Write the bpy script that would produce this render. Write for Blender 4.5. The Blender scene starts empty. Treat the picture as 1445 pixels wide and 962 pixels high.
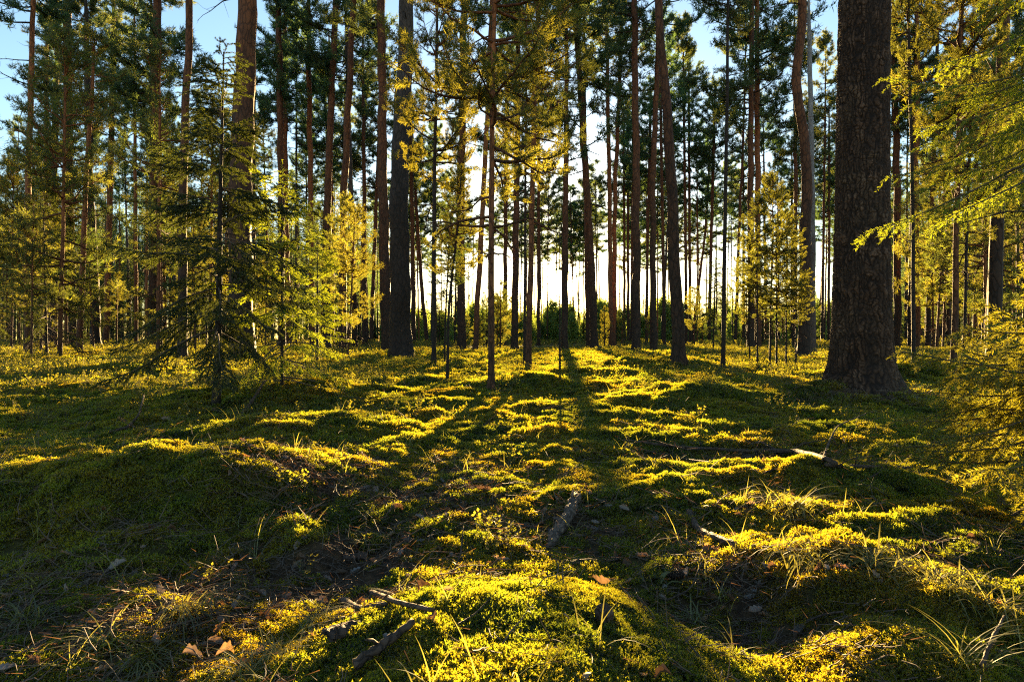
import bpy, math, random
import numpy as np
R = math.radians
SC = bpy.context.scene
COL = SC.collection
# ------------------------------------------------------------------ camera
CAMZ, F, CX, CY = 0.60, 900.0, 722.5, 481.0
cd = bpy.data.cameras.new('camera'); cam = bpy.data.objects.new('camera', cd); COL.objects.link(cam)
cd.sensor_width = 36.0; cd.lens = 36.0 * F / 1445.0; cd.clip_start = 0.05; cd.clip_end = 3000
cam.location = (0, 0, CAMZ); cam.rotation_euler = (R(90), 0, 0)
SC.camera = cam
# ------------------------------------------------------------------ sky and sun
SUN_EL, SUN_AZ = 5.1, 4.33          # degrees; azimuth measured from +Y towards +X
sdir = np.array([math.sin(R(SUN_AZ)) * math.cos(R(SUN_EL)), math.cos(R(SUN_AZ)) * math.cos(R(SUN_EL)), math.sin(R(SUN_EL))])
SC.view_settings.view_transform = 'Standard'; SC.view_settings.look = 'None'
SC.view_settings.exposure = 3.25; SC.view_settings.gamma = 1.0; SC.view_settings.use_curve_mapping = False
SC.render.film_transparent = False
w = bpy.data.worlds.new("World"); SC.world = w; w.use_nodes = True
nt = w.node_tree; nt.nodes.clear()
def N(nt, t, **k):
    n = nt.nodes.new(t)
    for a, b in k.items():
        if a == 'inp':
            for i, v in b.items(): n.inputs[i].default_value = v
        else: setattr(n, a, b)
    return n
out = N(nt, 'ShaderNodeOutputWorld')
bg = N(nt, 'ShaderNodeBackground'); bg.inputs['Strength'].default_value = 0.05
sky = N(nt, 'ShaderNodeTexSky', sky_type='NISHITA', sun_disc=False, sun_elevation=R(SUN_EL), sun_rotation=R(SUN_AZ),
        air_density=1.0, dust_density=0.25, ozone_density=1.9, altitude=100)
nt.links.new(sky.outputs[0], bg.inputs[0])
# the sun's aureole (part of the sky, tied to the sun's direction)
tc = N(nt, 'ShaderNodeTexCoord')
dot = N(nt, 'ShaderNodeVectorMath', operation='DOT_PRODUCT'); dot.inputs[1].default_value = tuple(sdir)
nt.links.new(tc.outputs['Generated'], dot.inputs[0])
def glow(power, strength, color, prev):
    p = N(nt, 'ShaderNodeMath', operation='POWER'); p.inputs[1].default_value = power
    mx = N(nt, 'ShaderNodeMath', operation='MAXIMUM'); mx.inputs[1].default_value = 0.0
    nt.links.new(dot.outputs['Value'], mx.inputs[0]); nt.links.new(mx.outputs[0], p.inputs[0])
    m = N(nt, 'ShaderNodeMath', operation='MULTIPLY'); m.inputs[1].default_value = strength
    nt.links.new(p.outputs[0], m.inputs[0])
    b = N(nt, 'ShaderNodeBackground'); b.inputs[0].default_value = (*color, 1)
    nt.links.new(m.outputs[0], b.inputs[1])
    a = N(nt, 'ShaderNodeAddShader'); nt.links.new(prev, a.inputs[0]); nt.links.new(b.outputs[0], a.inputs[1])
    return a.outputs[0]
o_ = glow(60000, 60.0, (1, .8, .45), bg.outputs[0])
o_ = glow(8000, 9, (1, .72, .35), o_)
o_ = glow(220, .06, (1, .75, .45), o_)
o_ = glow(12, .004, (1, .92, .85), o_)
nt.links.new(o_, out.inputs[0])
sl = bpy.data.lights.new('sun', 'SUN'); sl.energy = 5.0; sl.angle = R(0.53); sl.color = (1.0, 0.68, 0.29)
so = bpy.data.objects.new('sun', sl); COL.objects.link(so)
from mathutils import Vector, Matrix, Euler
so.rotation_euler = Vector(tuple(sdir)).to_track_quat('Z', 'Y').to_euler()
so.location = (3, -2, 12)
cy = SC.cycles
cy.max_bounces = 5; cy.diffuse_bounces = 3; cy.glossy_bounces = 2; cy.transmission_bounces = 4; cy.transparent_max_bounces = 4
cy.sample_clamp_indirect = 6; cy.caustics_reflective = False; cy.caustics_refractive = False
cy.use_denoising = False
cy.pixel_filter_type = 'BLACKMAN_HARRIS'; cy.filter_width = 1.2

# ------------------------------------------------------------------ noise and terrain
def perlin(x, y, seed=0):
    x = np.asarray(x, float); y = np.asarray(y, float)
    xi = np.floor(x).astype(np.int64); yi = np.floor(y).astype(np.int64)
    xf = x - xi; yf = y - yi
    def g(ix, iy, dx, dy):
        h = (ix * 374761393 + iy * 668265263 + seed * 974634777) & 0xffffffff
        h = ((h ^ (h >> 13)) * 1274126177) & 0xffffffff
        h = h ^ (h >> 16)
        a = h.astype(float) / 4294967296.0 * 2 * math.pi
        return np.cos(a) * dx + np.sin(a) * dy
    u = xf * xf * xf * (xf * (xf * 6 - 15) + 10); v = yf * yf * yf * (yf * (yf * 6 - 15) + 10)
    n00 = g(xi, yi, xf, yf); n10 = g(xi + 1, yi, xf - 1, yf)
    n01 = g(xi, yi + 1, xf, yf - 1); n11 = g(xi + 1, yi + 1, xf - 1, yf - 1)
    return (n00 * (1 - u) + n10 * u) * (1 - v) + (n01 * (1 - u) + n11 * u) * v * 1.0

MOUNDS = [  # x, y, amplitude, sigma x, sigma y
    (-1.35, 2.02, .035, .12, .09), (-.95, 2.12, .035, .12, .09), (-1.6, 1.85, .04, .14, .1), (-.62, 1.85, .03, .12, .1), (-1.1, 1.72, .035, .13, .09), (-1.15, 2.30, .135, .34, .25), (-1.85, 2.20, .095, .46, .30), (-.85, 2.6, .04, .22, .2), (-.62, 1.35, .06, .2, .16),
    (-1.36, 3.55, .105, .26, .24), (-.95, 3.9, .05, .25, .2), (-1.72, 5.7, .15, .42, .45), (-2.5, 5.4, .08, .5, .4),
    (1.62, 5.6, .15, .34, .36), (.28, 6.9, .11, .24, .25), (2.35, 5.7, .04, .4, .3), (3.25, 5.95, .05, .5, .4), (2.82, 5.72, .115, .26, .22),
    (-.22, 6.95, .05, .3, .3), (-2.75, 15.3, .10, .9, .8), (5.0, 8.1, .22, .6, .4), (6.4, 8.6, .2, .6, .45),
    (1.27, 2.62, .05, .30, .16), (.60, 1.60, .05, .17, .14), (.93, 1.42, .05, .2, .16), (.72, 1.12, .06, .16, .13), (1.25, 1.75, .04, .2, .16), (.45, 2.35, .04, .2, .14), (1.0, 2.05, .035, .17, .13), (-2.9, 12.2, .08, .8, .5),
    (-.52, 2.0, -.04, .25, .3), (.28, 2.0, -.04, .2, .25), (.42, 1.35, -.05, .16, .25), (-.55, 1.45, -.05, .22, .2),
    (1.0, 3.2, -.05, .5, .22), (-4.0, 6.3, .08, .8, .35), (-3.4, 4.2, -.05, .7, .5), (2.4, 11.5, .12, .9, .6),
    (.9, 9.0, .07, .5, .4), (-6.2, 9.5, .12, 1.0, .5), (-1.0, 10.5, .08, .7, .4), (3.9, 3.3, .05, .5, .4)]
def hbase(x, y):
    x = np.asarray(x, float); y = np.asarray(y, float)
    d = np.maximum(y, 0)
    h = .30 * (1 - np.exp(-d / 22.0))
    for mx, my, a, sx, sy in MOUNDS:
        h = h + a * np.exp(-((x - mx) / sx) ** 2 * .5 - ((y - my) / sy) ** 2 * .5)
    h = h + .165 * np.exp(-np.abs((x - .03) / .36) ** 2.6 - np.abs((y - .93) / .40) ** 5)
    return h
def hgt(x, y):
    h = hbase(x, y)
    d = np.sqrt(np.asarray(x, float) ** 2 + np.asarray(y, float) ** 2)
    near = np.exp(-d / 9.0) * (1 - .6 * np.exp(-((np.asarray(x, float) - .03) / .36) ** 2 - ((np.asarray(y, float) - .93) / .45) ** 4))
    wx = x + .25 * perlin(x * 1.7, y * 1.7, 11); wy = y + .25 * perlin(x * 1.7, y * 1.7, 12)
    h = h + .030 * perlin(wx * .9, wy * .9, 1) + (.075 * perlin(wx * 1.5, wy * 2.2, 9)) * np.clip((d - 2) / 3, 0, 1) * np.exp(-d / 40)
    h = h + .070 * (.3 + .7 * near / np.exp(-d / 9.0)) * np.abs(perlin(wx * 2.6, wy * 3.4, 2)) + near * .060 * np.abs(perlin(wx * 6.5, wy * 7.5, 3)) + near * .016 * np.abs(perlin(wx * 15, wy * 15, 4))
    h = h + .25 * perlin(x * .09, y * .07, 5) * np.clip((d - 9) / 40, 0, 1)
    return h - .02
def normal(x, y, e=.02):
    gx = (hgt(x + e, y) - hgt(x - e, y)) / (2 * e); gy = (hgt(x, y + e) - hgt(x, y - e)) / (2 * e)
    n = np.stack([-gx, -gy, np.ones_like(gx)], -1)
    return n / np.linalg.norm(n, axis=-1, keepdims=True)
def dist_for(px, py, lo=.8, hi=70):
    """distance at which the ground meets the line of sight of this picture point"""
    ds = np.exp(np.linspace(math.log(lo), math.log(hi), 500))
    ys = CY + F * (CAMZ - hgt((px - CX) / F * ds, ds)) / ds
    ok = np.nonzero(ys <= py)[0]
    return float(ds[ok[0]]) if len(ok) else hi
def gp(px, py):
    d = dist_for(px, py); x = (px - CX) / F * d
    return Vector((x, d, float(hgt(x, d))))

# ------------------------------------------------------------------ materials
def newmat(name):
    m = bpy.data.materials.new(name); m.use_nodes = True; m.node_tree.nodes.clear(); return m
def ramp(nt, fac, stops):
    r = N(nt, 'ShaderNodeValToRGB'); e = r.color_ramp.elements
    while len(e) < len(stops): e.new(.5)
    for k, (p, c) in enumerate(stops): e[k].position = p; e[k].color = (*c, 1)
    nt.links.new(fac, r.inputs[0]); return r.outputs[0]
def leafmat(name, dif, tra, ratio=.5, gloss=.03, var=.35, rough=.6, hue2=None, patch=None):
    m = newmat(name); t = m.node_tree; L = t.links
    geo = N(t, 'ShaderNodeNewGeometry'); oi = N(t, 'ShaderNodeObjectInfo')
    add = N(t, 'ShaderNodeMath', operation='ADD'); L.new(geo.outputs['Random Per Island'], add.inputs[0])
    mul = N(t, 'ShaderNodeMath', operation='MULTIPLY'); mul.inputs[1].default_value = .6; L.new(oi.outputs['Random'], mul.inputs[0]); L.new(mul.outputs[0], add.inputs[1])
    mr = N(t, 'ShaderNodeMapRange'); mr.inputs[2].default_value = 1.6; mr.inputs[3].default_value = 1 - var; mr.inputs[4].default_value = 1 + var
    L.new(add.outputs[0], mr.inputs[0])
    def col(c):
        a = N(t, 'ShaderNodeMix', data_type='RGBA'); L.new(oi.outputs['Random'], a.inputs[0])
        c2 = hue2 and tuple(x * y for x, y in zip(c, hue2)) or c
        a.inputs[6].default_value = (*c, 1); a.inputs[7].default_value = (*c2, 1)
        v = N(t, 'ShaderNodeVectorMath', operation='SCALE'); L.new(a.outputs[2], v.inputs[0]); L.new(mr.outputs[0], v.inputs[3])
        if not patch: return v.outputs[0]
        pn = N(t, 'ShaderNodeTexNoise'); pn.inputs['Scale'].default_value = patch; pn.inputs['Detail'].default_value = 4; L.new(geo.outputs['Position'], pn.inputs[0])
        pr = ramp(t, pn.outputs[0], [(.36, (.5, .62, .7)), (.46, (.85, .95, 1)), (.54, (1.08, 1.03, 1)), (.66, (1.12, .93, .8))])
        pm = N(t, 'ShaderNodeVectorMath', operation='MULTIPLY'); L.new(v.outputs[0], pm.inputs[0]); L.new(pr, pm.inputs[1]); return pm.outputs[0]
    d = N(t, 'ShaderNodeBsdfDiffuse'); L.new(col(dif), d.inputs[0])
    tr = N(t, 'ShaderNodeBsdfTranslucent'); L.new(col(tra), tr.inputs[0])
    mx = N(t, 'ShaderNodeMixShader'); mx.inputs[0].default_value = ratio; L.new(d.outputs[0], mx.inputs[1]); L.new(tr.outputs[0], mx.inputs[2])
    g = N(t, 'ShaderNodeBsdfGlossy'); g.inputs['Roughness'].default_value = rough; g.inputs[0].default_value = (1, 1, 1, 1)
    m2 = N(t, 'ShaderNodeMixShader'); m2.inputs[0].default_value = gloss; L.new(mx.outputs[0], m2.inputs[1]); L.new(g.outputs[0], m2.inputs[2])
    o = N(t, 'ShaderNodeOutputMaterial'); L.new(m2.outputs[0], o.inputs[0])
    return m
def barkmat(name, low, high, z0, z1, scale=14, stretch=.35, bump=.6, crack=.35):
    """plated bark, grey-brown low on the trunk and flaky orange higher up"""
    m = newmat(name); t = m.node_tree; L = t.links
    tcn = N(t, 'ShaderNodeTexCoord'); mp = N(t, 'ShaderNodeMapping'); mp.inputs['Scale'].default_value = (1, 1, stretch)
    L.new(tcn.outputs['Object'], mp.inputs[0])
    nz = N(t, 'ShaderNodeTexNoise'); nz.inputs['Scale'].default_value = scale * .6; nz.inputs['Detail'].default_value = 5; L.new(mp.outputs[0], nz.inputs[0])
    wv = N(t, 'ShaderNodeMix', data_type='RGBA'); wv.inputs[0].default_value = .06
    L.new(mp.outputs[0], wv.inputs[6]); L.new(nz.outputs['Color'], wv.inputs[7])
    vo = N(t, 'ShaderNodeTexVoronoi', feature='DISTANCE_TO_EDGE'); vo.inputs['Scale'].default_value = scale; L.new(wv.outputs[2], vo.inputs[0])
    mr = N(t, 'ShaderNodeMapRange'); mr.inputs[2].default_value = .14; L.new(vo.outputs[0], mr.inputs[0])
    sp = N(t, 'ShaderNodeSeparateXYZ'); L.new(tcn.outputs['Object'], sp.inputs[0])
    hz = N(t, 'ShaderNodeMapRange'); hz.inputs[1].default_value = z0; hz.inputs[2].default_value = z1; L.new(sp.outputs[2], hz.inputs[0])
    n2 = N(t, 'ShaderNodeTexNoise'); n2.inputs['Scale'].default_value = 2.2; n2.inputs['Detail'].default_value = 4; L.new(tcn.outputs['Object'], n2.inputs[0])
    ad = N(t, 'ShaderNodeMath', operation='ADD'); L.new(hz.outputs[0], ad.inputs[0])
    n3 = N(t, 'ShaderNodeMath', operation='MULTIPLY_ADD'); n3.inputs[1].default_value = .8; n3.inputs[2].default_value = -.4; L.new(n2.outputs[0], n3.inputs[0]); L.new(n3.outputs[0], ad.inputs[1])
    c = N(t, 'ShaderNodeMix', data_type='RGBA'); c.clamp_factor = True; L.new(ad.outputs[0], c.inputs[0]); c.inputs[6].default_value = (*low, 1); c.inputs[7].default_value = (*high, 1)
    cr = N(t, 'ShaderNodeMapRange'); cr.inputs[3].default_value = crack; L.new(mr.outputs[0], cr.inputs[0])
    nn = N(t, 'ShaderNodeMapRange'); nn.inputs[1].default_value = .3; nn.inputs[2].default_value = .7; nn.inputs[3].default_value = .65; nn.inputs[4].default_value = 1.3; L.new(nz.outputs[0], nn.inputs[0])
    mm = N(t, 'ShaderNodeMath', operation='MULTIPLY'); L.new(cr.outputs[0], mm.inputs[0]); L.new(nn.outputs[0], mm.inputs[1])
    v = N(t, 'ShaderNodeVectorMath', operation='SCALE'); L.new(c.outputs[2], v.inputs[0]); L.new(mm.outputs[0], v.inputs[3])
    b = N(t, 'ShaderNodeBsdfPrincipled'); b.inputs['Roughness'].default_value = .78; b.inputs['Specular IOR Level'].default_value = .35; L.new(v.outputs[0], b.inputs['Base Color'])
    hh = N(t, 'ShaderNodeMath', operation='MULTIPLY_ADD'); hh.inputs[1].default_value = .5; L.new(nz.outputs[0], hh.inputs[0]); L.new(mr.outputs[0], hh.inputs[2])
    bp = N(t, 'ShaderNodeBump'); bp.inputs['Strength'].default_value = bump; bp.inputs['Distance'].default_value = .012; L.new(hh.outputs[0], bp.inputs['Height']); L.new(bp.outputs[0], b.inputs['Normal'])
    o = N(t, 'ShaderNodeOutputMaterial'); L.new(b.outputs[0], o.inputs[0])
    return m
M = {}
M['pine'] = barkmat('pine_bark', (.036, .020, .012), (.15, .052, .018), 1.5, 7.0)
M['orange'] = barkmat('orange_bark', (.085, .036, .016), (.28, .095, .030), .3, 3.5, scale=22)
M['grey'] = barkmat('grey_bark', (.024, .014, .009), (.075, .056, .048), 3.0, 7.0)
M['giant'] = barkmat('plated_bark', (.085, .045, .025), (.16, .075, .04), 1.2, 3.4, scale=26, stretch=.5, bump=.35, crack=.55)
def platemat():
    m = newmat('old_plated_bark'); t = m.node_tree; L = t.links
    at = N(t, 'ShaderNodeAttribute', attribute_name='crack'); tcn = N(t, 'ShaderNodeTexCoord')
    n1 = N(t, 'ShaderNodeTexNoise'); n1.inputs['Scale'].default_value = 3; n1.inputs['Detail'].default_value = 5; L.new(tcn.outputs['Object'], n1.inputs[0])
    n2 = N(t, 'ShaderNodeTexNoise'); n2.inputs['Scale'].default_value = 70; n2.inputs['Detail'].default_value = 6; L.new(tcn.outputs['Object'], n2.inputs[0])
    c1 = ramp(t, at.outputs['Fac'], [(0, (.010, .005, .003)), (.35, (.028, .015, .009)), (.8, (.066, .035, .020)), (1, (.12, .068, .042))])
    c2 = ramp(t, n1.outputs[0], [(.35, (.7, .62, .5)), (.5, (1, 1, 1)), (.66, (1.15, 1.25, 1.2))])
    c3 = ramp(t, n2.outputs[0], [(.3, (.55, .55, .55)), (.7, (1.3, 1.3, 1.3))])
    a = N(t, 'ShaderNodeVectorMath', operation='MULTIPLY'); L.new(c1, a.inputs[0]); L.new(c2, a.inputs[1])
    b_ = N(t, 'ShaderNodeVectorMath', operation='MULTIPLY'); L.new(a.outputs[0], b_.inputs[0]); L.new(c3, b_.inputs[1])
    b = N(t, 'ShaderNodeBsdfPrincipled'); b.inputs['Roughness'].default_value = .8; b.inputs['Specular IOR Level'].default_value = .25; L.new(b_.outputs[0], b.inputs['Base Color'])
    bp = N(t, 'ShaderNodeBump'); bp.inputs['Strength'].default_value = .7; bp.inputs['Distance'].default_value = .006; L.new(n2.outputs[0], bp.inputs['Height']); L.new(bp.outputs[0], b.inputs['Normal'])
    o = N(t, 'ShaderNodeOutputMaterial'); L.new(b.outputs[0], o.inputs[0]); return m
M['giant'] = platemat()
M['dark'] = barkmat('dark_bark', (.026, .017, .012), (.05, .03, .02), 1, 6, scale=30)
M['dead'] = barkmat('bleached_wood', (.09, .06, .045), (.26, .25, .26), 2, 8, scale=20, crack=.7)
M['old_wood'] = barkmat('weathered_wood', (.15, .105, .075), (.19, .14, .10), 0, 1, scale=45, stretch=1, crack=.4)
M['stick'] = barkmat('stick_bark', (.085, .052, .034), (.13, .085, .06), 0, 1, scale=40, stretch=1, crack=.6)
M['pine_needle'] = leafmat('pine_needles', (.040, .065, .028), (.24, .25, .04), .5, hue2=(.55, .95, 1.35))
M['young_needle'] = leafmat('young_pine_needles', (.045, .055, .014), (.42, .37, .03), .62, hue2=(.30, .48, .8))
M['spruce_needle'] = leafmat('spruce_needles', (.018, .034, .009), (.11, .13, .010), .45)  # shade of the dark spruces is put into this needle colour
M['bright_spruce'] = leafmat('lit_spruce_needles', (.08, .12, .013), (.50, .56, .020), .6)  # lit copy of the spruce needles, sunlight put into the colour
M['dry_spruce'] = leafmat('drying_spruce_needles', (.08, .09, .012), (.52, .47, .025), .55)
M['moss'] = leafmat('feather_moss', (.026, .029, .003), (.54, .435, .016), .72, gloss=.03, var=.5, hue2=(.7, .9, 1.0), patch=2.2)
M['bilberry'] = leafmat('bilberry_leaf', (.06, .072, .012), (.42, .38, .022), .58, gloss=.03, rough=.6)
M['grass'] = leafmat('grass_blade', (.12, .12, .022), (.50, .45, .06), .45, gloss=.05, var=.65)
M['painted_backlight'] = leafmat('far_needles_painted_backlight', (.06, .07, .02), (.46, .40, .06), .65)  # warm backlight of the hazy horizon painted into the needle colour
M['field'] = leafmat('plantation_leaf', (.10, .16, .03), (.34, .42, .06), .5)
M['dryleaf'] = leafmat('dry_leaf', (.20, .10, .045), (.42, .18, .04), .4, gloss=.08, var=.5, hue2=(.8, 1.1, 1.6))
M['litter'] = leafmat('brown_needle_litter', (.11, .06, .03), (.16, .08, .03), .3, gloss=.02)
M['greyleaf'] = leafmat('weathered_leaf', (.11, .09, .075), (.12, .09, .06), .25, gloss=.08)
def stemmat():
    m = newmat('twig_bark'); t = m.node_tree
    b = N(t, 'ShaderNodeBsdfPrincipled'); b.inputs['Base Color'].default_value = (.10, .068, .045, 1); b.inputs['Roughness'].default_value = .8
    nz = N(t, 'ShaderNodeTexNoise'); nz.inputs['Scale'].default_value = 30
    t.links.new(ramp(t, nz.outputs[0], [(.3, (.05, .035, .025)), (.7, (.15, .10, .065))]), b.inputs['Base Color'])
    o = N(t, 'ShaderNodeOutputMaterial'); t.links.new(b.outputs[0], o.inputs[0]); return m
M['twig'] = stemmat()
def groundmat():
    m = newmat('forest_floor'); t = m.node_tree; L = t.links
    tcn = N(t, 'ShaderNodeTexCoord')
    def noise(s, det=6, ro=.6):
        n = N(t, 'ShaderNodeTexNoise'); n.inputs['Scale'].default_value = s; n.inputs['Detail'].default_value = det; n.inputs['Roughness'].default_value = ro
        L.new(tcn.outputs['Object'], n.inputs[0]); return n
    at = N(t, 'ShaderNodeAttribute', attribute_name='moss')
    n1 = noise(1.6); n2 = noise(28, 8, .7); n3 = noise(120, 4, .7)
    c_m = ramp(t, n2.outputs[0], [(.3, (.03, .036, .006)), (.55, (.075, .075, .010)), (.75, (.12, .105, .015))])
    c_l = ramp(t, n2.outputs[0], [(.3, (.022, .014, .009)), (.5, (.07, .042, .024)), (.62, (.12, .07, .035)), (.75, (.2, .14, .09))])
    ad = N(t, 'ShaderNodeMath', operation='MULTIPLY_ADD'); ad.inputs[1].default_value = .9; ad.inputs[2].default_value = -.45; L.new(n1.outputs[0], ad.inputs[0])
    a2 = N(t, 'ShaderNodeMath', operation='ADD', use_clamp=True); L.new(ad.outputs[0], a2.inputs[0]); L.new(at.outputs['Fac'], a2.inputs[1])
    mx = N(t, 'ShaderNodeMix', data_type='RGBA'); L.new(a2.outputs[0], mx.inputs[0]); L.new(c_l, mx.inputs[6]); L.new(c_m, mx.inputs[7])
    b = N(t, 'ShaderNodeBsdfPrincipled'); b.inputs['Roughness'].default_value = .9; b.inputs['Specular IOR Level'].default_value = .15; L.new(mx.outputs[2], b.inputs['Base Color'])
    s = N(t, 'ShaderNodeMath', operation='MULTIPLY_ADD'); s.inputs[1].default_value = .35; L.new(n3.outputs[0], s.inputs[0]); L.new(n2.outputs[0], s.inputs[2])
    bp = N(t, 'ShaderNodeBump'); bp.inputs['Strength'].default_value = .9; bp.inputs['Distance'].default_value = .03; L.new(s.outputs[0], bp.inputs['Height']); L.new(bp.outputs[0], b.inputs['Normal'])
    o = N(t, 'ShaderNodeOutputMaterial'); L.new(b.outputs[0], o.inputs[0]); return m
M['ground'] = groundmat()

# ------------------------------------------------------------------ mesh building
class MB:
    def __init__(s): s.v = []; s.q = []; s.t = []; s.qm = []; s.tm = []; s.n = 0
    def add(s, v, q=None, t=None, mat=0):
        v = np.asarray(v, float).reshape(-1, 3); s.v.append(v)
        if q is not None and len(q): q = np.asarray(q, np.int64).reshape(-1, 4) + s.n; s.q.append(q); s.qm.append(np.full(len(q), mat))
        if t is not None and len(t): t = np.asarray(t, np.int64).reshape(-1, 3) + s.n; s.t.append(t); s.tm.append(np.full(len(t), mat))
        s.n += len(v)
    def tube(s, pts, rad, sides=6, mat=0, cap=True, jit=0, seed=0):
        p = np.asarray(pts, float); r = np.broadcast_to(np.asarray(rad, float), (len(p),))
        tan = np.gradient(p, axis=0); tan /= np.linalg.norm(tan, axis=1, keepdims=True) + 1e-9
        ref = np.array([0., 0, 1]) if abs(tan[:, 2]).mean() < .8 else np.array([1., 0, 0])
        a = np.cross(tan, ref); a /= np.linalg.norm(a, axis=1, keepdims=True) + 1e-9
        b = np.cross(tan, a)
        th = np.arange(sides) / sides * 2 * math.pi
        if jit: r = r[:, None, None] * (1 + jit * np.random.default_rng(seed).normal(size=(len(p), sides, 1)))
        else: r = r[:, None, None]
        ring = p[:, None] + r * (a[:, None] * np.cos(th)[None, :, None] + b[:, None] * np.sin(th)[None, :, None])
        n = len(p); i = np.arange(n - 1)[:, None] * sides; j = np.arange(sides)[None]; j2 = (j + 1) % sides
        q = np.stack([i + j, i + j2, i + sides + j2, i + sides + j], -1).reshape(-1, 4)
        v = ring.reshape(-1, 3); t = []
        if cap:
            v = np.vstack([v, p[:1], p[-1:]]); k = n * sides
            t = [(j_ + 1) % sides and (k, (j_ + 1) % sides, j_) or (k, 0, j_) for j_ in range(sides)]
            t += [(k + 1, (n - 1) * sides + j_, (n - 1) * sides + (j_ + 1) % sides) for j_ in range(sides)]
        s.add(v, q, t, mat)
    def needles(s, p, d, L, W, rng, mat=0):
        p = np.asarray(p); n = len(p); d = d / (np.linalg.norm(d, axis=1, keepdims=True) + 1e-9)
        r = rng.normal(size=(n, 3)); sd = np.cross(d, r); sd /= np.linalg.norm(sd, axis=1, keepdims=True) + 1e-9
        L = np.broadcast_to(L, (n,))[:, None]; W = np.broadcast_to(W, (n,))[:, None]
        v = np.stack([p - sd * W * .5, p + sd * W * .5, p + d * L], 1).reshape(-1, 3)
        s.add(v, None, np.arange(n * 3).reshape(-1, 3), mat)
    def mesh(s, name, mats, smooth=False):
        v = np.vstack(s.v); me = bpy.data.meshes.new(name)
        q = np.vstack(s.q) if s.q else np.zeros((0, 4), int); t = np.vstack(s.t) if s.t else np.zeros((0, 3), int)
        me.vertices.add(len(v)); me.vertices.foreach_set('co', v.astype(np.float32).ravel())
        nl = len(q) * 4 + len(t) * 3; me.loops.add(nl)
        me.loops.foreach_set('vertex_index', np.concatenate([q.ravel(), t.ravel()]).astype(np.int32))
        me.polygons.add(len(q) + len(t))
        ls = np.concatenate([np.arange(len(q)) * 4, len(q) * 4 + np.arange(len(t)) * 3]).astype(np.int32)
        me.polygons.foreach_set('loop_start', ls)
        mi = np.concatenate(([np.concatenate(s.qm)] if s.qm else []) + ([np.concatenate(s.tm)] if s.tm else [])).astype(np.int32)
        me.polygons.foreach_set('material_index', mi)
        if smooth: me.polygons.foreach_set('use_smooth', np.ones(len(q) + len(t), bool))
        for m in mats: me.materials.append(M[m] if isinstance(m, str) else m)
        me.update(calc_edges=True); return me
def link(name, me, parent=None, loc=None):
    o = bpy.data.objects.new(name, me); COL.objects.link(o)
    if parent is not None: o.parent = parent
    if loc is not None: o.location = loc
    return o
def tag(o, label=None, cat=None, group=None, kind=None):
    if label: o['label'] = label
    if cat: o['category'] = cat
    if group: o['group'] = group
    if kind: o['kind'] = kind
    return o
def unit(v): return v / (np.linalg.norm(v, axis=-1, keepdims=True) + 1e-9)

# ------------------------------------------------------------------ ground sheet
LITTER = [(-.25, 2.35, .38, .55), (.22, 1.95, .2, .3), (-.95, 1.35, .55, .45), (.50, 1.4, .2, .35), (3.3, 5.3, .9, .5), (1.05, 3.2, .7, .2),
          (-.45, 1.6, .25, .3), (1.5, 1.5, .35, .3), (-.76, 2.3, .26, .2), (.75, 2.05, .15, .12), (3.3, 6.0, .75, .5)]
def mossy(x, y):
    m = np.ones_like(x)
    for cx, c_y, sx, sy in LITTER: m = m - .9 * np.exp(-((x - cx) / sx) ** 2 - ((y - c_y) / sy) ** 2)
    return np.clip(m + .35 * perlin(x * 3.1, y * 3.1, 21) + .25 * perlin(x * 9, y * 9, 22), 0, 1)
def build_ground():
    ny, nx = 640, 560
    a = np.linspace(0, 1, ny)
    ys = .25 * (np.exp(a * math.log(2600)) - 1) ; ys = ys - 0.0
    ys = np.concatenate([np.linspace(-12, -.02, 60), ys])
    s = np.linspace(-1, 1, nx); s = .75 * s + .25 * s ** 3
    Y = np.repeat(ys[:, None], nx, 1); W = 3.5 + 1.15 * np.abs(Y)
    X = s[None] * W
    Z = hgt(X, Y)
    b = MB(); i = np.arange(len(ys) - 1)[:, None] * nx; j = np.arange(nx - 1)[None]
    b.add(np.stack([X, Y, Z], -1), np.stack([i + j, i + j + 1, i + nx + j + 1, i + nx + j], -1))
    me = b.mesh('ground', ['ground'], True)
    at = me.attributes.new('moss', 'FLOAT', 'POINT'); at.data.foreach_set('value', mossy(X, Y).astype(np.float32).ravel())
    tag(link('ground', me), kind='structure')
build_ground()

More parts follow.
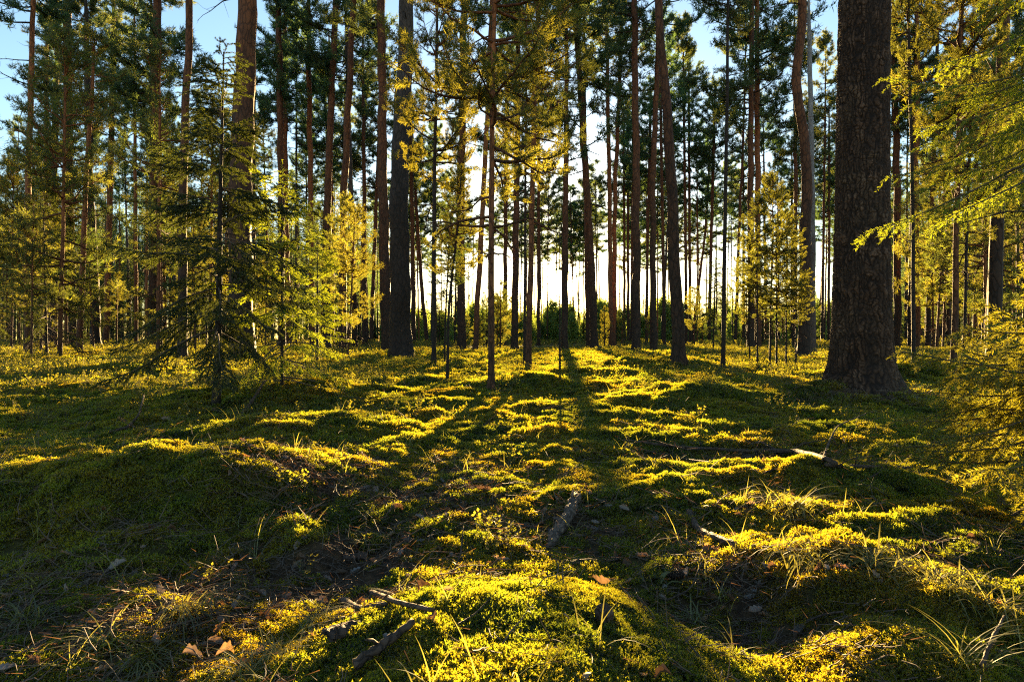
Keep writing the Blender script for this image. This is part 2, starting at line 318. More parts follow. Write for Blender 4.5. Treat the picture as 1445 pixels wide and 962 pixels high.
# ------------------------------------------------------------------ scattered cover (geometry nodes, for what nobody could count)
def euler_from(nrm, spin, rng, jitter=.2):
    n = unit(nrm + rng.normal(size=nrm.shape) * jitter)
    ref = np.stack([np.cos(spin), np.sin(spin), np.zeros_like(spin)], -1)
    xa = unit(ref - n * (ref * n).sum(-1, keepdims=True)); ya = np.cross(n, xa)
    return np.stack([np.arctan2(ya[:, 2], n[:, 2]), -np.arcsin(np.clip(xa[:, 2], -1, 1)), np.arctan2(xa[:, 1], xa[:, 0])], -1)
def scatter(name, label, pts, rot, scl, sources, rng, cat=None):
    me = bpy.data.meshes.new(name); me.vertices.add(len(pts)); me.vertices.foreach_set('co', pts.astype(np.float32).ravel())
    a = me.attributes.new('rot', 'FLOAT_VECTOR', 'POINT'); a.data.foreach_set('vector', rot.astype(np.float32).ravel())
    a = me.attributes.new('scl', 'FLOAT', 'POINT'); a.data.foreach_set('value', scl.astype(np.float32))
    a = me.attributes.new('var', 'INT', 'POINT'); a.data.foreach_set('value', rng.integers(0, len(sources), len(pts)).astype(np.int32))
    o = link(name, me); tag(o, label, cat or name.replace('_', ' '), kind='stuff')
    ng = bpy.data.node_groups.new(name, 'GeometryNodeTree')
    ng.interface.new_socket('Geometry', in_out='INPUT', socket_type='NodeSocketGeometry')
    ng.interface.new_socket('Geometry', in_out='OUTPUT', socket_type='NodeSocketGeometry')
    gi = ng.nodes.new('NodeGroupInput'); go = ng.nodes.new('NodeGroupOutput'); jn = ng.nodes.new('GeometryNodeJoinGeometry')
    def named(nm, ty):
        n = ng.nodes.new('GeometryNodeInputNamedAttribute'); n.data_type = ty; n.inputs[0].default_value = nm
        return [x for x in n.outputs if x.enabled and x.name == 'Attribute'][0]
    ro, sc_, va = named('rot', 'FLOAT_VECTOR'), named('scl', 'FLOAT'), named('var', 'INT')
    for k, src in enumerate(sources):
        oi = ng.nodes.new('GeometryNodeObjectInfo'); oi.inputs['Object'].default_value = src; oi.inputs['As Instance'].default_value = True
        cmp_ = ng.nodes.new('FunctionNodeCompare'); cmp_.data_type = 'INT'; cmp_.operation = 'EQUAL'
        ci = [x for x in cmp_.inputs if x.enabled]; ng.links.new(va, ci[0]); ci[1].default_value = k
        ip = ng.nodes.new('GeometryNodeInstanceOnPoints')
        ng.links.new(gi.outputs[0], ip.inputs['Points']); ng.links.new(oi.outputs['Geometry'], ip.inputs['Instance'])
        ng.links.new([x for x in cmp_.outputs if x.enabled][0], ip.inputs['Selection'])
        ng.links.new(ro, ip.inputs['Rotation']); ng.links.new(sc_, ip.inputs['Scale'])
        ng.links.new(ip.outputs[0], jn.inputs[0])
    ng.links.new(jn.outputs[0], go.inputs[0])
    md = o.modifiers.new('scatter', 'NODES'); md.node_group = ng
    return o
def src(name, mb, mats):     # an unlinked source mesh that only the scatter uses
    return bpy.data.objects.new(name, mb.mesh(name, mats))
def sample_ground(rings, rng, spread=.98, mask=None):
    P, S = [], []
    for y0, y1, dens, s in rings:
        area = spread * (y1 ** 2 - y0 ** 2) + 1.0 * (y1 - y0)
        n = int(area * dens); y = np.sqrt(rng.uniform(y0 ** 2, y1 ** 2, n)); x = rng.uniform(-1, 1, n) * (spread * y + .5)
        if mask is not None: k = rng.uniform(size=n) < mask(x, y); x, y = x[k], y[k]
        P.append(np.stack([x, y], -1)); S.append(s * rng.uniform(.7, 1.3, len(x)))
    P = np.vstack(P); return P[:, 0], P[:, 1], np.concatenate(S)
def moss_tuft(seed, radius=.05, count=85, hgt_=.026):
    rng = np.random.default_rng(seed); b = MB()
    r = radius * np.sqrt(rng.uniform(size=count)); a = rng.uniform(0, 2 * math.pi, count)
    base = np.stack([r * np.cos(a), r * np.sin(a), -.006 - .12 * r], -1)
    d = unit(np.stack([np.cos(a) * r / radius * .5, np.sin(a) * r / radius * .5, np.ones(count)], -1) + rng.normal(size=(count, 3)) * .28)
    L = hgt_ * rng.uniform(.6, 1.2, count) * (1.1 - .4 * (r / radius) ** 2)
    b.needles(base, d, L * 1.1, .0032, rng)
    for f, ll in ((.35, .011), (.6, .010), (.85, .008)):
        for k in range(3):
            sd = unit(rng.normal(size=(count, 3)) + d * .7)
            b.needles(base + d * (L * f)[:, None], sd, ll * rng.uniform(.7, 1.3, count), .0036, rng)
    return src('moss_tuft', b, ['moss'])
rg = np.random.default_rng(5)
x, y, s = sample_ground([(.5, 1.5, 3600, .48), (1.5, 3.2, 1700, .70), (3.2, 6.5, 620, 1.08), (6.5, 13, 160, 1.9), (13, 28, 28, 3.6)], rg,
                        mask=lambda x, y: .12 + .95 * np.clip(mossy(x, y), 0, 1))
z = hgt(x, y); nr = normal(x, y)
scatter('moss', 'yellow-green feather moss carpeting the mounds and hollows of the forest floor', np.stack([x, y, z], -1),
        euler_from(nr, rg.uniform(0, 6.28, len(x)), rg), s, [moss_tuft(k) for k in range(5)], rg)

def bilberry(seed):
    rng = np.random.default_rng(seed); b = MB()
    for k in range(9):
        a = rng.uniform(0, 6.28); r = rng.uniform(0, .07); p = np.array([math.cos(a) * r, math.sin(a) * r, -.01]); pts = [p]
        d = unit(np.array([math.cos(a) * .5, math.sin(a) * .5, 1.0]) + rng.normal(size=3) * .25)
        for i in range(5): d = unit(d + rng.normal(size=3) * .25 + [0, 0, .1]); pts.append(pts[-1] + d * rng.uniform(.022, .038))
        pts = np.array(pts); b.tube(pts, np.linspace(.0016, .0007, 6), 3, 1, False)
        n = 13; t = rng.uniform(1.2, 4.99, n); i = t.astype(int); q = pts[i] + (pts[i + 1] - pts[i]) * (t - i)[:, None]
        dd = unit(rng.normal(size=(n, 3)) * [1, 1, .45] + [0, 0, .25]); sd = unit(np.cross(dd, rng.normal(size=(n, 3)) * .4 + [0, 0, 1]))
        L = rng.uniform(.013, .024, n)[:, None]
        v = np.stack([q, q + dd * L * .5 + sd * L * .33, q + dd * L, q + dd * L * .5 - sd * L * .33], 1).reshape(-1, 3)
        b.add(v, np.arange(n * 4).reshape(-1, 4), None, 0)
    return src('bilberry_sprig', b, ['bilberry', 'twig'])
def bil_mask(x, y):
    side = np.clip((np.abs(x / y - .04) - .15) / .25, 0, 1)
    m = np.where(y < 6.0, side * .4, .16 + .75 * side) * np.clip((np.hypot(x - 3.2, y - 5.7) - 1.0) / .8, .05, 1)
    return m * np.clip(.5 + 1.6 * perlin(x * .55, y * .45, 31) + .3 * (y > 9), 0, 1) * np.clip((y - 3.6) / 1.6, .0, 1) + .015
x, y, s = sample_ground([(1.0, 4, 40, .55), (4, 8, 80, .70), (8, 15, 42, .92), (15, 30, 16, 1.4), (30, 60, 3.2, 2.8)], rg, mask=bil_mask)
scatter('bilberry_cover', 'low leafy bilberry shrubs spreading under the pines', np.stack([x, y, hgt(x, y)], -1),
        euler_from(np.tile([0., 0, 1], (len(x), 1)), rg.uniform(0, 6.28, len(x)), rg, .15), s, [bilberry(40 + k) for k in range(5)], rg, 'undergrowth')

def dead_leaf_mesh(rng, size=.03, curl=.5, nx=5, oak=True):
    """one curled dry leaf with a lobed outline and a stalk"""
    b = MB(); nt_ = 15 if nx < 7 else 25; t = np.linspace(0, 1, nt_); wdt = np.sin(t ** .8 * math.pi) ** .8 * (.40 + (.07 * np.cos(t * 22) if oak else 0)) + .01
    u = np.linspace(-1, 1, nx)
    T, U = np.meshgrid(t, u, indexing='ij')
    X = (T - .5) * size * 1.6; Y = U * wdt[:, None] * size
    ph = rng.uniform(0, 6); Z = curl * size * (.35 * U ** 2 * wdt[:, None] * 2 + .35 * np.sin(T * 4 + ph) * .5) + rng.normal(size=T.shape) * size * .01
    i = np.arange(nt_ - 1)[:, None] * nx; j = np.arange(nx - 1)[None]
    b.add(np.stack([X, Y, Z], -1), np.stack([i + j, i + j + 1, i + nx + j + 1, i + nx + j], -1))
    b.tube([(-.8 * size, 0, Z[0, nx // 2]), (-1.1 * size, .04 * size, Z[0, 0] + .1 * size), (-1.4 * size, .12 * size, .12 * size)], [.018 * size, .014 * size, .01 * size], 4)
    return b
srcs = []
for k in range(5):
    r_ = np.random.default_rng(70 + k); srcs.append(src('dry_leaf', dead_leaf_mesh(r_, .016, r_.uniform(.9, 2.0), 6, True), ['dryleaf' if k < 2 else ('litter' if k < 4 else 'greyleaf')]))
x, y, s = sample_ground([(.6, 1.6, 190, 1.0), (1.6, 3.4, 130, 1.2), (3.4, 7, 14, 1.4)], rg, mask=lambda x, y: 1.12 - mossy(x, y))
scatter('fallen_leaves', 'brown and grey fallen leaves strewn in the bare hollows between moss mounds', np.stack([x, y, hgt(x, y) + .012], -1),
        euler_from(normal(x, y), rg.uniform(0, 6.28, len(x)), rg, .5), s, srcs, rg)
def litter_twig(seed):
    rng = np.random.default_rng(seed); b = MB()
    for _ in range(14):
        p = rng.normal(size=3) * [.035, .035, .003]; d = unit(rng.normal(size=3) * [1, 1, .12]); L = rng.uniform(.02, .06)
        pts = [p]
        for i in range(3): d = unit(d + rng.normal(size=3) * [.25, .25, .08]); pts.append(pts[-1] + d * L / 3)
        b.tube(np.array(pts), [.0011, .001, .0008, .0005], 3, 0, False)
    n = 40; p = rng.normal(size=(n, 3)) * [.04, .04, .002]; b.needles(p, rng.normal(size=(n, 3)) * [1, 1, .15], rng.uniform(.012, .028, n), .0012, rng, 1)
    return src('litter_twigs', b, ['twig', 'litter'])
x, y, s = sample_ground([(.6, 1.6, 420, 1.0), (1.6, 3.5, 260, 1.3), (3.5, 7, 60, 1.9)], rg, mask=lambda x, y: 1.1 - mossy(x, y))
scatter('needle_litter', 'brown needles and twig bits littering the bare patches of ground', np.stack([x, y, hgt(x, y) + .006], -1),
        euler_from(normal(x, y), rg.uniform(0, 6.28, len(x)), rg, .15), s, [litter_twig(80 + k) for k in range(4)], rg, 'litter')
def thin_grass(seed):
    rng = np.random.default_rng(seed); b = MB()
    for _ in range(7): blade(b, rng, np.array([*(rng.normal(size=2) * .012), 0]), rng.uniform(.05, .13), .0018, .5)
    return src('thin_grass', b, ['grass'])
def blade(b, rng, p, L, W, bend, az=None):
    a = rng.uniform(0, 6.28) if az is None else az; tilt = rng.uniform(.1, .55); n = 6
    out_ = np.array([math.cos(a), math.sin(a), 0]); sd = np.array([-math.sin(a), math.cos(a), 0]); pts = [p]; ang = tilt
    for i in range(n): ang += bend * rng.uniform(.15, .55); pts.append(pts[-1] + (out_ * math.sin(ang) + np.array([0, 0, 1]) * math.cos(ang)) * L / n)
    pts = np.array(pts); ww = W * np.array([.8, 1, 1, .9, .7, .45, .08])[:, None]
    v = np.stack([pts - sd * ww / 2, pts + sd * ww / 2], 1).reshape(-1, 3); i = np.arange(n)[:, None] * 2
    b.add(v, np.concatenate([i, i + 1, i + 3, i + 2], 1))
x, y, s = sample_ground([(.7, 2, 14, 1.0), (2, 5, 6, 1.2), (5, 12, 3, 1.6), (12, 30, 1.0, 2.4)], rg)
scatter('sparse_grass', 'thin scattered grass blades poking through the moss', np.stack([x, y, hgt(x, y)], -1),
        euler_from(np.tile([0., 0, 1], (len(x), 1)), rg.uniform(0, 6.28, len(x)), rg, .1), s, [thin_grass(90 + k) for k in range(4)], rg, 'grass')

# ------------------------------------------------------------------ tree crowns (one mesh per variant, limbs and needles)
def pine_crown(seed, H=8.0, Rm=2.0, limbs=34, K=11, nl=.15, nw=.020, step=.16, dead=3, mat='pine_needle', flat=1.0, bark='pine'):
    rng = np.random.default_rng(seed); b = MB(); P, D = [], []
    b.tube([(0, 0, -.1), (.03, 0, H * .5), (0, .03, H)], [.004 * H, .003 * H, .004], 6, 0)
    for i in range(limbs + dead):
        f = rng.uniform(0, 1) ** .85 if i < limbs else -rng.uniform(0, .25)
        z = max(f, -.2) * H * .97; az = rng.uniform(0, 6.28) if i % 2 else i * 2.4
        prof = (.25 + .75 * min(1, (f + .12) * 3.2)) * (1 - max(f, 0)) ** .55 if f > 0 else .5
        L = Rm * prof * rng.uniform(.6, 1.15) + .15
        el = R(-8 + 50 * max(f, 0) ** 1.4 + rng.normal() * 10) if f > 0 else R(rng.uniform(-20, 10))
        d = np.array([math.cos(az) * math.cos(el), math.sin(az) * math.cos(el), math.sin(el)]); n = 7
        pts = [np.array([0, 0, z])]
        for k in range(n):
            d = unit(d + rng.normal(size=3) * .16 + np.array([0, 0, (.07 if f > 0 else -.04) * k * .5])); pts.append(pts[-1] + d * L / n)
        pts = np.array(pts); b.tube(pts, np.linspace(.012 * L + .008, .004, n + 1), 4, 0, False)
        if f <= 0:
            for k in range(2, n):
                dd = unit(d + rng.normal(size=3) * .8); b.tube([pts[k], pts[k] + dd * L * .12, pts[k] + dd * L * .22 + rng.normal(size=3) * .03], [.006, .004, .002], 3, 0, False)
            continue
        for k in range(int(5 + L * 7)):
            t = rng.uniform(.25, 1.0) * n * .999; j = int(t); p0 = pts[j] + (pts[j + 1] - pts[j]) * (t - j)
            d0 = unit(pts[j + 1] - pts[j]); sd = unit(np.cross(d0, [0, 0, 1]) * rng.choice([-1, 1]) + rng.normal(size=3) * .35)
            d1 = unit(d0 * .8 + sd * .9 + np.array([0, 0, .18]) * flat); L1 = rng.uniform(.18, .42) * (.55 + .25 * L)
            m = 4; q = [p0]
            for _ in range(m): d1 = unit(d1 + rng.normal(size=3) * .2 + np.array([0, 0, .08])); q.append(q[-1] + d1 * L1 / m)
            q = np.array(q); b.tube(q, np.linspace(.008, .003, m + 1) * (.5 + nl * 2), 3, 0, False)
            nn = max(2, int(L1 * .8 / step)); tt = np.linspace(.35, 1, nn) * m * .999; jj = tt.astype(int)
            P.append(q[jj] + (q[jj + 1] - q[jj]) * (tt - jj)[:, None]); D.append(unit(q[jj + 1] - q[jj]))
    P = np.vstack(P); D = np.vstack(D); n = len(P)
    PP = np.repeat(P, K, 0) + rng.normal(size=(n * K, 3)) * nl * .18; DD = np.repeat(D, K, 0) * .7 + unit(rng.normal(size=(n * K, 3))) * .95 + np.array([0, 0, .25])
    b.needles(PP, DD, rng.uniform(.6, 1.15, n * K) * nl, nw, rng, 1)
    return b.mesh('crown', [bark, mat])
def spruce_crown(seed, H=2.6, Rm=.8, z0=.1, whorl=.17, K=46, nl=.016, nw=.0028, tw=.13, mat='spruce_needle', droop=.35, dead_low=.25, az_rng=None, dens=1.0):
    """a spruce's boughs: drooping limbs with flat sprays of side twigs, short needles round every twig"""
    rng = np.random.default_rng(seed); b = MB(); P0, P1 = [], []
    z = z0
    while z < H * .985:
        f = (z - z0) / (H - z0); nb = 5 if f < .85 else 4
        for k in range(nb):
            az = rng.uniform(0, 6.28) if az_rng is None else rng.uniform(*az_rng)
            L = (Rm * (1 - f) ** .75 * rng.uniform(.65, 1.12)) + .05; bare = f < dead_low and rng.uniform() < .55
            el = R(-10 + 60 * f + rng.normal() * 11); d = np.array([math.cos(az) * math.cos(el), math.sin(az) * math.cos(el), math.sin(el)])
            n = 8; pts = [np.array([0, 0, z + rng.normal() * whorl * .2])]
            for i in range(n):
                d = unit(d + rng.normal(size=3) * .06 + np.array([0, 0, -droop * .22 if i < 5 else droop * .25])); pts.append(pts[-1] + d * L / n)
            pts = np.array(pts); b.tube(pts, np.linspace(.0055 * L + .003, .0015, n + 1), 4, 0, False)
            if not bare: P0.append(pts[3:-1]); P1.append(pts[4:])
            m = int(L / (.045 if not bare else .11) * dens)
            for i in range(m):
                t = (.18 + .82 * (i + rng.uniform()) / m) * n * .999; j = int(t); p0 = pts[j] + (pts[j + 1] - pts[j]) * (t - j); d0 = unit(pts[j + 1] - pts[j])
                sd = unit(np.cross(d0, [0, 0, 1])) * (1 if i % 2 else -1)
                d1 = unit(d0 * .75 + sd * rng.uniform(.6, 1.0) + np.array([0, 0, -.25 - droop * rng.uniform(0, 1)])); L1 = tw * rng.uniform(.6, 1.5) * (1.25 - t / n * .75)
                q = [p0, p0 + d1 * L1 * .5, p0 + unit(d1 + np.array([0, 0, -.25 * droop - .05])) * L1]
                b.tube(q, [.0016, .0012, .0008], 3, 0, False)
                if bare: continue
                P0 += [np.array(q[:2])]; P1 += [np.array(q[1:])]
                if L1 > tw * .7:
                    for s2 in (-1, 1):
                        if rng.uniform() < .7:
                            d2 = unit(d1 + sd * 0 + np.cross(d1, [0, 0, 1]) * s2 * .8 + rng.normal(size=3) * .12); e = q[1] + d2 * L1 * .42
                            P0 += [np.array([q[1]])]; P1 += [np.array([e])]; b.tube([q[1], e], [.001, .0007], 3, 0, False)
        z += whorl * rng.uniform(.7, 1.2)
    P0.append(np.array([[0, 0, H - whorl * 1.2]])); P1.append(np.array([[0, 0, H + .02]]))
    P0 = np.vstack(P0); P1 = np.vstack(P1); Ls = np.linalg.norm(P1 - P0, axis=1)
    cnt = np.maximum(3, (Ls / tw * K).astype(int)); idx = np.repeat(np.arange(len(P0)), cnt); u = rng.uniform(size=len(idx))[:, None]
    pp = P0[idx] + (P1[idx] - P0[idx]) * u; ax = unit(P1 - P0)[idx]
    rd = unit(np.cross(ax, rng.normal(size=(len(idx), 3))))
    b.needles(pp, rd * .85 + ax * .75 + np.array([0, 0, .12]), nl * rng.uniform(.75, 1.15, len(idx)), nw, rng, 1)
    return b.mesh('crown', ['twig', mat])
MATURE = [pine_crown(100 + k, 8.5, 2.2, 44 + 3 * (k % 3), K=15, nl=.19, nw=.028) for k in range(5)]
YOUNG = [pine_crown(120 + k, 4.0, 1.0, 64, K=22, nl=.065, nw=.008, step=.042, dead=7, mat='young_needle', bark='orange') for k in range(4)]
MIDP = [pine_crown(140 + k, 5.0, 1.4, 54, K=13, nl=.115, nw=.013, step=.07, dead=6, mat='young_needle', bark='orange') for k in range(4)]
MIDS = [spruce_crown(160 + k, 4.5, 1.15, .3, .24, K=44, nl=.04, nw=.010, tw=.24, dens=.8, mat='spruce_needle') for k in range(3)]

# ------------------------------------------------------------------ trees
TREES = []       # (root, px, d, landmark phrase or None)
def trunk_mesh(path, rad, base_flare, mat, seed, sides=14, knots=0):
    """path: (n,3) relative to the root; a slightly uneven tapered stem with a root flare and a few branch stubs"""
    rng = np.random.default_rng(seed); p = np.asarray(path); n = max(18, int(p[-1, 2] / .22))
    zz = np.linspace(p[0, 2], p[-1, 2], n); zz = np.concatenate([[-.35, -.12, -.03, .04, .12, .22, .34], zz[zz > .45]])
    x = np.interp(zz, p[:, 2], p[:, 0]); y = np.interp(zz, p[:, 2], p[:, 1]); r = np.interp(zz, p[:, 2], rad)
    k = np.ones(5) / 5; xs = np.convolve(np.pad(x, 2, mode='edge'), k, 'valid'); x = xs
    x = x + perlin(zz * .8, zz * 0 + seed, 3) * r * .5; y = y + perlin(zz * .8, zz * 0 + seed, 4) * r * .5
    r = r * (1 + base_flare * np.exp(-np.maximum(zz, 0) / (r[0] * 1.1 + .02)) + .03 * perlin(zz * 3, zz * 0 + seed, 5))
    th = np.arange(sides) / sides * 2 * math.pi
    lob = 1 + (.16 * base_flare * 2) * np.exp(-np.maximum(zz, 0) / (r[0] * 1.2))[:, None] * np.cos(th * 5 + seed)[None] + .03 * rng.normal(size=(len(zz), sides))
    rr = r[:, None] * lob
    v = np.stack([x[:, None] + rr * np.cos(th), y[:, None] + rr * np.sin(th), np.repeat(zz[:, None], sides, 1)], -1)
    i = np.arange(len(zz) - 1)[:, None] * sides; j = np.arange(sides)[None]; j2 = (j + 1) % sides
    b = MB(); b.add(v, np.stack([i + j, i + j2, i + sides + j2, i + sides + j], -1).reshape(-1, 4))
    for _ in range(knots):
        z = rng.uniform(.8, max(1.2, p[-1, 2] * .55)); rz = np.interp(z, zz, r); a = rng.uniform(0, 6.28); L = rng.uniform(.1, .5) * (1 + rz * 3)
        d = np.array([math.cos(a), math.sin(a), rng.uniform(-.3, .4)]); q = [np.array([np.interp(z, zz, x), np.interp(z, zz, y), z])]
        for _k in range(4): d = unit(d + rng.normal(size=3) * .25); q.append(q[-1] + d * L / 3)
        b.tube(q, np.linspace(.05 * rz + .004, .0015, 5), 4, 0, False)
    return b.mesh('trunk', [mat], True)
rnd = random.Random(11)
def tree(name, pts, wb, wt, d=None, H=None, crown=('M', None), mat='pine', label=None, land=None, group=None, seed=None, flare=.5, knots=10, giant=False):
    """pts: picture points of the stem's axis from the foot up; wb / wt: its widths there in picture pixels"""
    seed = seed if seed is not None else int(pts[0][0] * 7 + pts[0][1]) % 9973
    if d is None: d = dist_for(*pts[0])
    x0 = (pts[0][0] - CX) / F * d; z0 = float(hgt(x0, d))
    P = [[(px - CX) / F * d - x0, 0, CAMZ + (CY - py) / F * d - z0] for px, py in pts]; P[0][2] = 0
    rb, rt = wb / F * d / 2, wt / F * d / 2
    H = H or max(15.0 + rnd.uniform(0, 5), P[-1][2] + 3)
    if crown and crown[0] in 'YS': H = crown[1] + crown[2] * .97
    P = [p for p in P if p[2] < H - .3 or p[2] == 0]
    if len(P) < 2: P.append([0, 0, H * .5])
    zt = P[-1][2]; sl_ = (P[-1][0] - P[-2][0]) / max(.3, P[-1][2] - P[-2][2]) * .6
    rads = list(np.interp([p[2] for p in P], [0, zt], [rb, rt if zt > .3 * H else rb * .85]))
    for f in (.35, .7, 1.0): P.append([P[len(P) - 1][0] + 0, 0, zt + (H - zt) * f]); P[-1][0] = P[-1][0] + sl_ * (H - zt) * .35 * (f > 0)
    rads += [max(.008, rads[-1] * k) for k in (.8, .5, .12)]
    root = bpy.data.objects.new(name, None); COL.objects.link(root); root.location = (x0, d, z0); root.empty_display_size = .3
    if not giant: link('trunk', trunk_mesh(P, rads, flare, mat, seed, 16 if rb > .12 else 10, knots), root)
    Pa = np.array(P); ax = lambda z: float(np.interp(z, Pa[:, 2], Pa[:, 0]))
    if crown:
        ty = crown[0]; r_ = random.Random(seed)
        if ty == 'M':
            cz = crown[1] or H * r_.uniform(.50, .58); lib = MATURE; hh = H - cz; base = 8.5; wsc = crown[2] if len(crown) > 2 else 1.0
        elif ty == 'Y': cz, hh, wsc = crown[1], crown[2], crown[3]; lib = YOUNG if d < 14 else MIDP; base = 4.0 if d < 14 else 5.0
        elif ty == 'S': cz, hh, wsc = crown[1], crown[2], crown[3]; lib = MIDS; base = 4.5
        c = link('crown', lib[r_.randrange(len(lib))], root, (ax(cz), 0, cz)); s_ = hh / base
        c.scale = (s_ * wsc, s_ * wsc, s_); c.rotation_euler = (0, math.atan2(ax(H) - ax(cz), hh), r_.uniform(0, 6.28))
        c.rotation_mode = 'ZYX' if False else 'XYZ'
        m_ = Matrix.Rotation(math.atan2(ax(H) - ax(cz), hh), 4, 'Y') @ Matrix.Rotation(r_.uniform(0, 6.28), 4, 'Z'); c.rotation_euler = m_.to_euler()
    tag(root, label, 'tree', group)
    TREES.append([root, pts[0][0], d, land, mat, rb])
    return root
G1 = 'pines standing in the forest'; G2 = 'thin young pines'
PT = 'pine_tree'
# the named trees, from the photograph's left to its right
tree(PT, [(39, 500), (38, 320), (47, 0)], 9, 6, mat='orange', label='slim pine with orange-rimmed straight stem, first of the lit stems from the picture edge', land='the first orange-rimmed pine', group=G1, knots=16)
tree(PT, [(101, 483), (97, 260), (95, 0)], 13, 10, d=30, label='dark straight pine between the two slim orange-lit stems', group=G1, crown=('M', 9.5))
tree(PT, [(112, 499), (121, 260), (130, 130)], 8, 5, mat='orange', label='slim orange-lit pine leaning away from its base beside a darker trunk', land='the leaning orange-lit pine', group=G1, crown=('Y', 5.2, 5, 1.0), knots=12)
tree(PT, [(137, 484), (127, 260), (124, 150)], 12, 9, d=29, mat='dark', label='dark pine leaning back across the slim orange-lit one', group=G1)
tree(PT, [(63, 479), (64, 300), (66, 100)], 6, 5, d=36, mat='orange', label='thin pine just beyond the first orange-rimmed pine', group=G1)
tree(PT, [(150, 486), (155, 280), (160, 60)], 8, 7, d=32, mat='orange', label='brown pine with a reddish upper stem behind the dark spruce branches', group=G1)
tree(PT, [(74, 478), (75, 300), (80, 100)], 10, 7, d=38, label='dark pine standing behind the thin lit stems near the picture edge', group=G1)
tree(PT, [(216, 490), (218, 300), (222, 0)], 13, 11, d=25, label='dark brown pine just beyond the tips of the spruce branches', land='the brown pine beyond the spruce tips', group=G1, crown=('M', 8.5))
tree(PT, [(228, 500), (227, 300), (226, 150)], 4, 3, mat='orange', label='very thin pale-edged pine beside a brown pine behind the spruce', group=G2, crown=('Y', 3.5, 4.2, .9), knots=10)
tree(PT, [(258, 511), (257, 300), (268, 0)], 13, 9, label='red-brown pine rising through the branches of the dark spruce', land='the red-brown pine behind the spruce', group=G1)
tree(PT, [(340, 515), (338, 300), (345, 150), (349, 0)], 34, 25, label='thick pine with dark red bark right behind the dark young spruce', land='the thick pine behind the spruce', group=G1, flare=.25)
tree(PT, [(397, 492), (397, 260), (393, 30)], 10, 8, d=26, label='first of two close parallel pines beyond the spruce', land='the parallel pines', group=G1, crown=('M', 9.5))
tree(PT, [(407, 488), (403, 260), (402, 50)], 7, 6, d=33, mat='orange', label='thinner reddish pine of two close parallel ones beyond the spruce', group=G1)
tree(PT, [(441, 490), (438, 260), (436, 100)], 8, 7, d=27, mat='orange', label='slender brown pine behind the lit spruce boughs, short of three stems together', group=G1)
tree(PT, [(460, 492), (463, 250), (474, 0)], 11, 8, d=25, label='dark-footed pine leaning towards its top, first of three stems together', land='the first of the three stems together', group=G1)
tree(PT, [(469, 490), (467, 260), (465, 120)], 7, 6, d=34, mat='orange', label='thin middle pine of three stems together', group=G1)
tree(PT, [(484, 496), (484, 300), (499, 0)], 11, 8, d=22, label='brown pine with a leaning upper stem, last of three together', group=G1)
tree(PT, [(484, 501), (485, 330)], 3, 2, d=19, mat='orange', label='thread-thin young pine rising before the last of three stems', group=G2, crown=('Y', 1.6, 3.2, 1.0))
tree(PT, [(514, 486), (514, 260), (513, 180)], 7, 5, d=33, label='straight thin pine standing against the pale sky gap', group=G1)
tree(PT, [(523, 484), (532, 260), (536, 150)], 6, 4, d=36, label='thin leaning pine just short of the twin big trunks', group=G1)
tree(PT, [(546, 500), (540, 260), (538, 0)], 16, 11, label='slimmer red-brown pine leaning on the thick grey-topped pine', land='the twin big trunks', group=G1, flare=.25)
tree(PT, [(566, 504), (563, 260), (575, 0)], 31, 20, mat='grey', label='thick pine with dark foot and grey upper trunk on a low mound', land='the thick grey-topped pine', group=G1, flare=.28, knots=2)
tree(PT, [(584, 488), (582, 330), (580, 200)], 7, 5, d=38, label='thin pine hugging the far side of the thick grey-topped pine', group=G1)
tree(PT, [(604, 486), (597, 430), (590, 330), (585, 250)], 6, 4, d=42, label='crooked far pine leaning against the sky beyond the grey-topped pine', group=G1)
tree(PT, [(612, 516), (613, 260), (616, 110)], 7, 4, label='slender dark young pine alone beyond the mound, needles from halfway up', land='the slender dark young pine', group=G2, crown=('Y', 3.0, 3.8, .85), mat='dark', knots=14)
tree(PT, [(631, 541), (633, 430), (640, 370), (645, 330)], 4.5, 3, label='bent little sapling curving at its top with a small golden tuft', land='the bent sapling', group=G2, crown=('Y', 1.2, 1.3, 1.1), mat='dark')
tree(PT, [(627, 515), (629, 430), (634, 360)], 3, 2, label='wispy thin sapling just behind the bent one', group=G2, crown=('Y', 1.3, 1.8, 1.0), mat='dark')
tree(PT, [(651, 496), (650, 300), (655, 0)], 12, 9, d=24, label='wide-footed pine hidden high up by golden needles', land='the wide-footed pine', group=G1, crown=('M', 8.0))
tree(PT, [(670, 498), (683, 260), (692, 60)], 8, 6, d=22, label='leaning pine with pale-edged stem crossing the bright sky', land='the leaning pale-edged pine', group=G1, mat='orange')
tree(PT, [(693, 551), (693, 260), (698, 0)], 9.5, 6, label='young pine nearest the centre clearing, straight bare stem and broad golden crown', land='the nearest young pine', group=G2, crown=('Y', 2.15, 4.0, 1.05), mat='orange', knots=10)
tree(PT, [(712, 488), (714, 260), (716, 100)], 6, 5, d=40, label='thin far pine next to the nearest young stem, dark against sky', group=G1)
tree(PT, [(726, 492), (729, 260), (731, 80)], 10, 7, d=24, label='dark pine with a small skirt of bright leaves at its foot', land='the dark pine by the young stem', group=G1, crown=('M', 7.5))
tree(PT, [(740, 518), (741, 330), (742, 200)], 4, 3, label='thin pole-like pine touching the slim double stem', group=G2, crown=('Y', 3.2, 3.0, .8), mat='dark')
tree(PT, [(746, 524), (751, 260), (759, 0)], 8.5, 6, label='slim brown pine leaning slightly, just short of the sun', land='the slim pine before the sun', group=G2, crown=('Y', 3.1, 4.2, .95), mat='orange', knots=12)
tree(PT, [(760, 489), (760, 330), (760, 200)], 5, 4, d=38, label='thin far pine between the slim pine and the sun', group=G1)
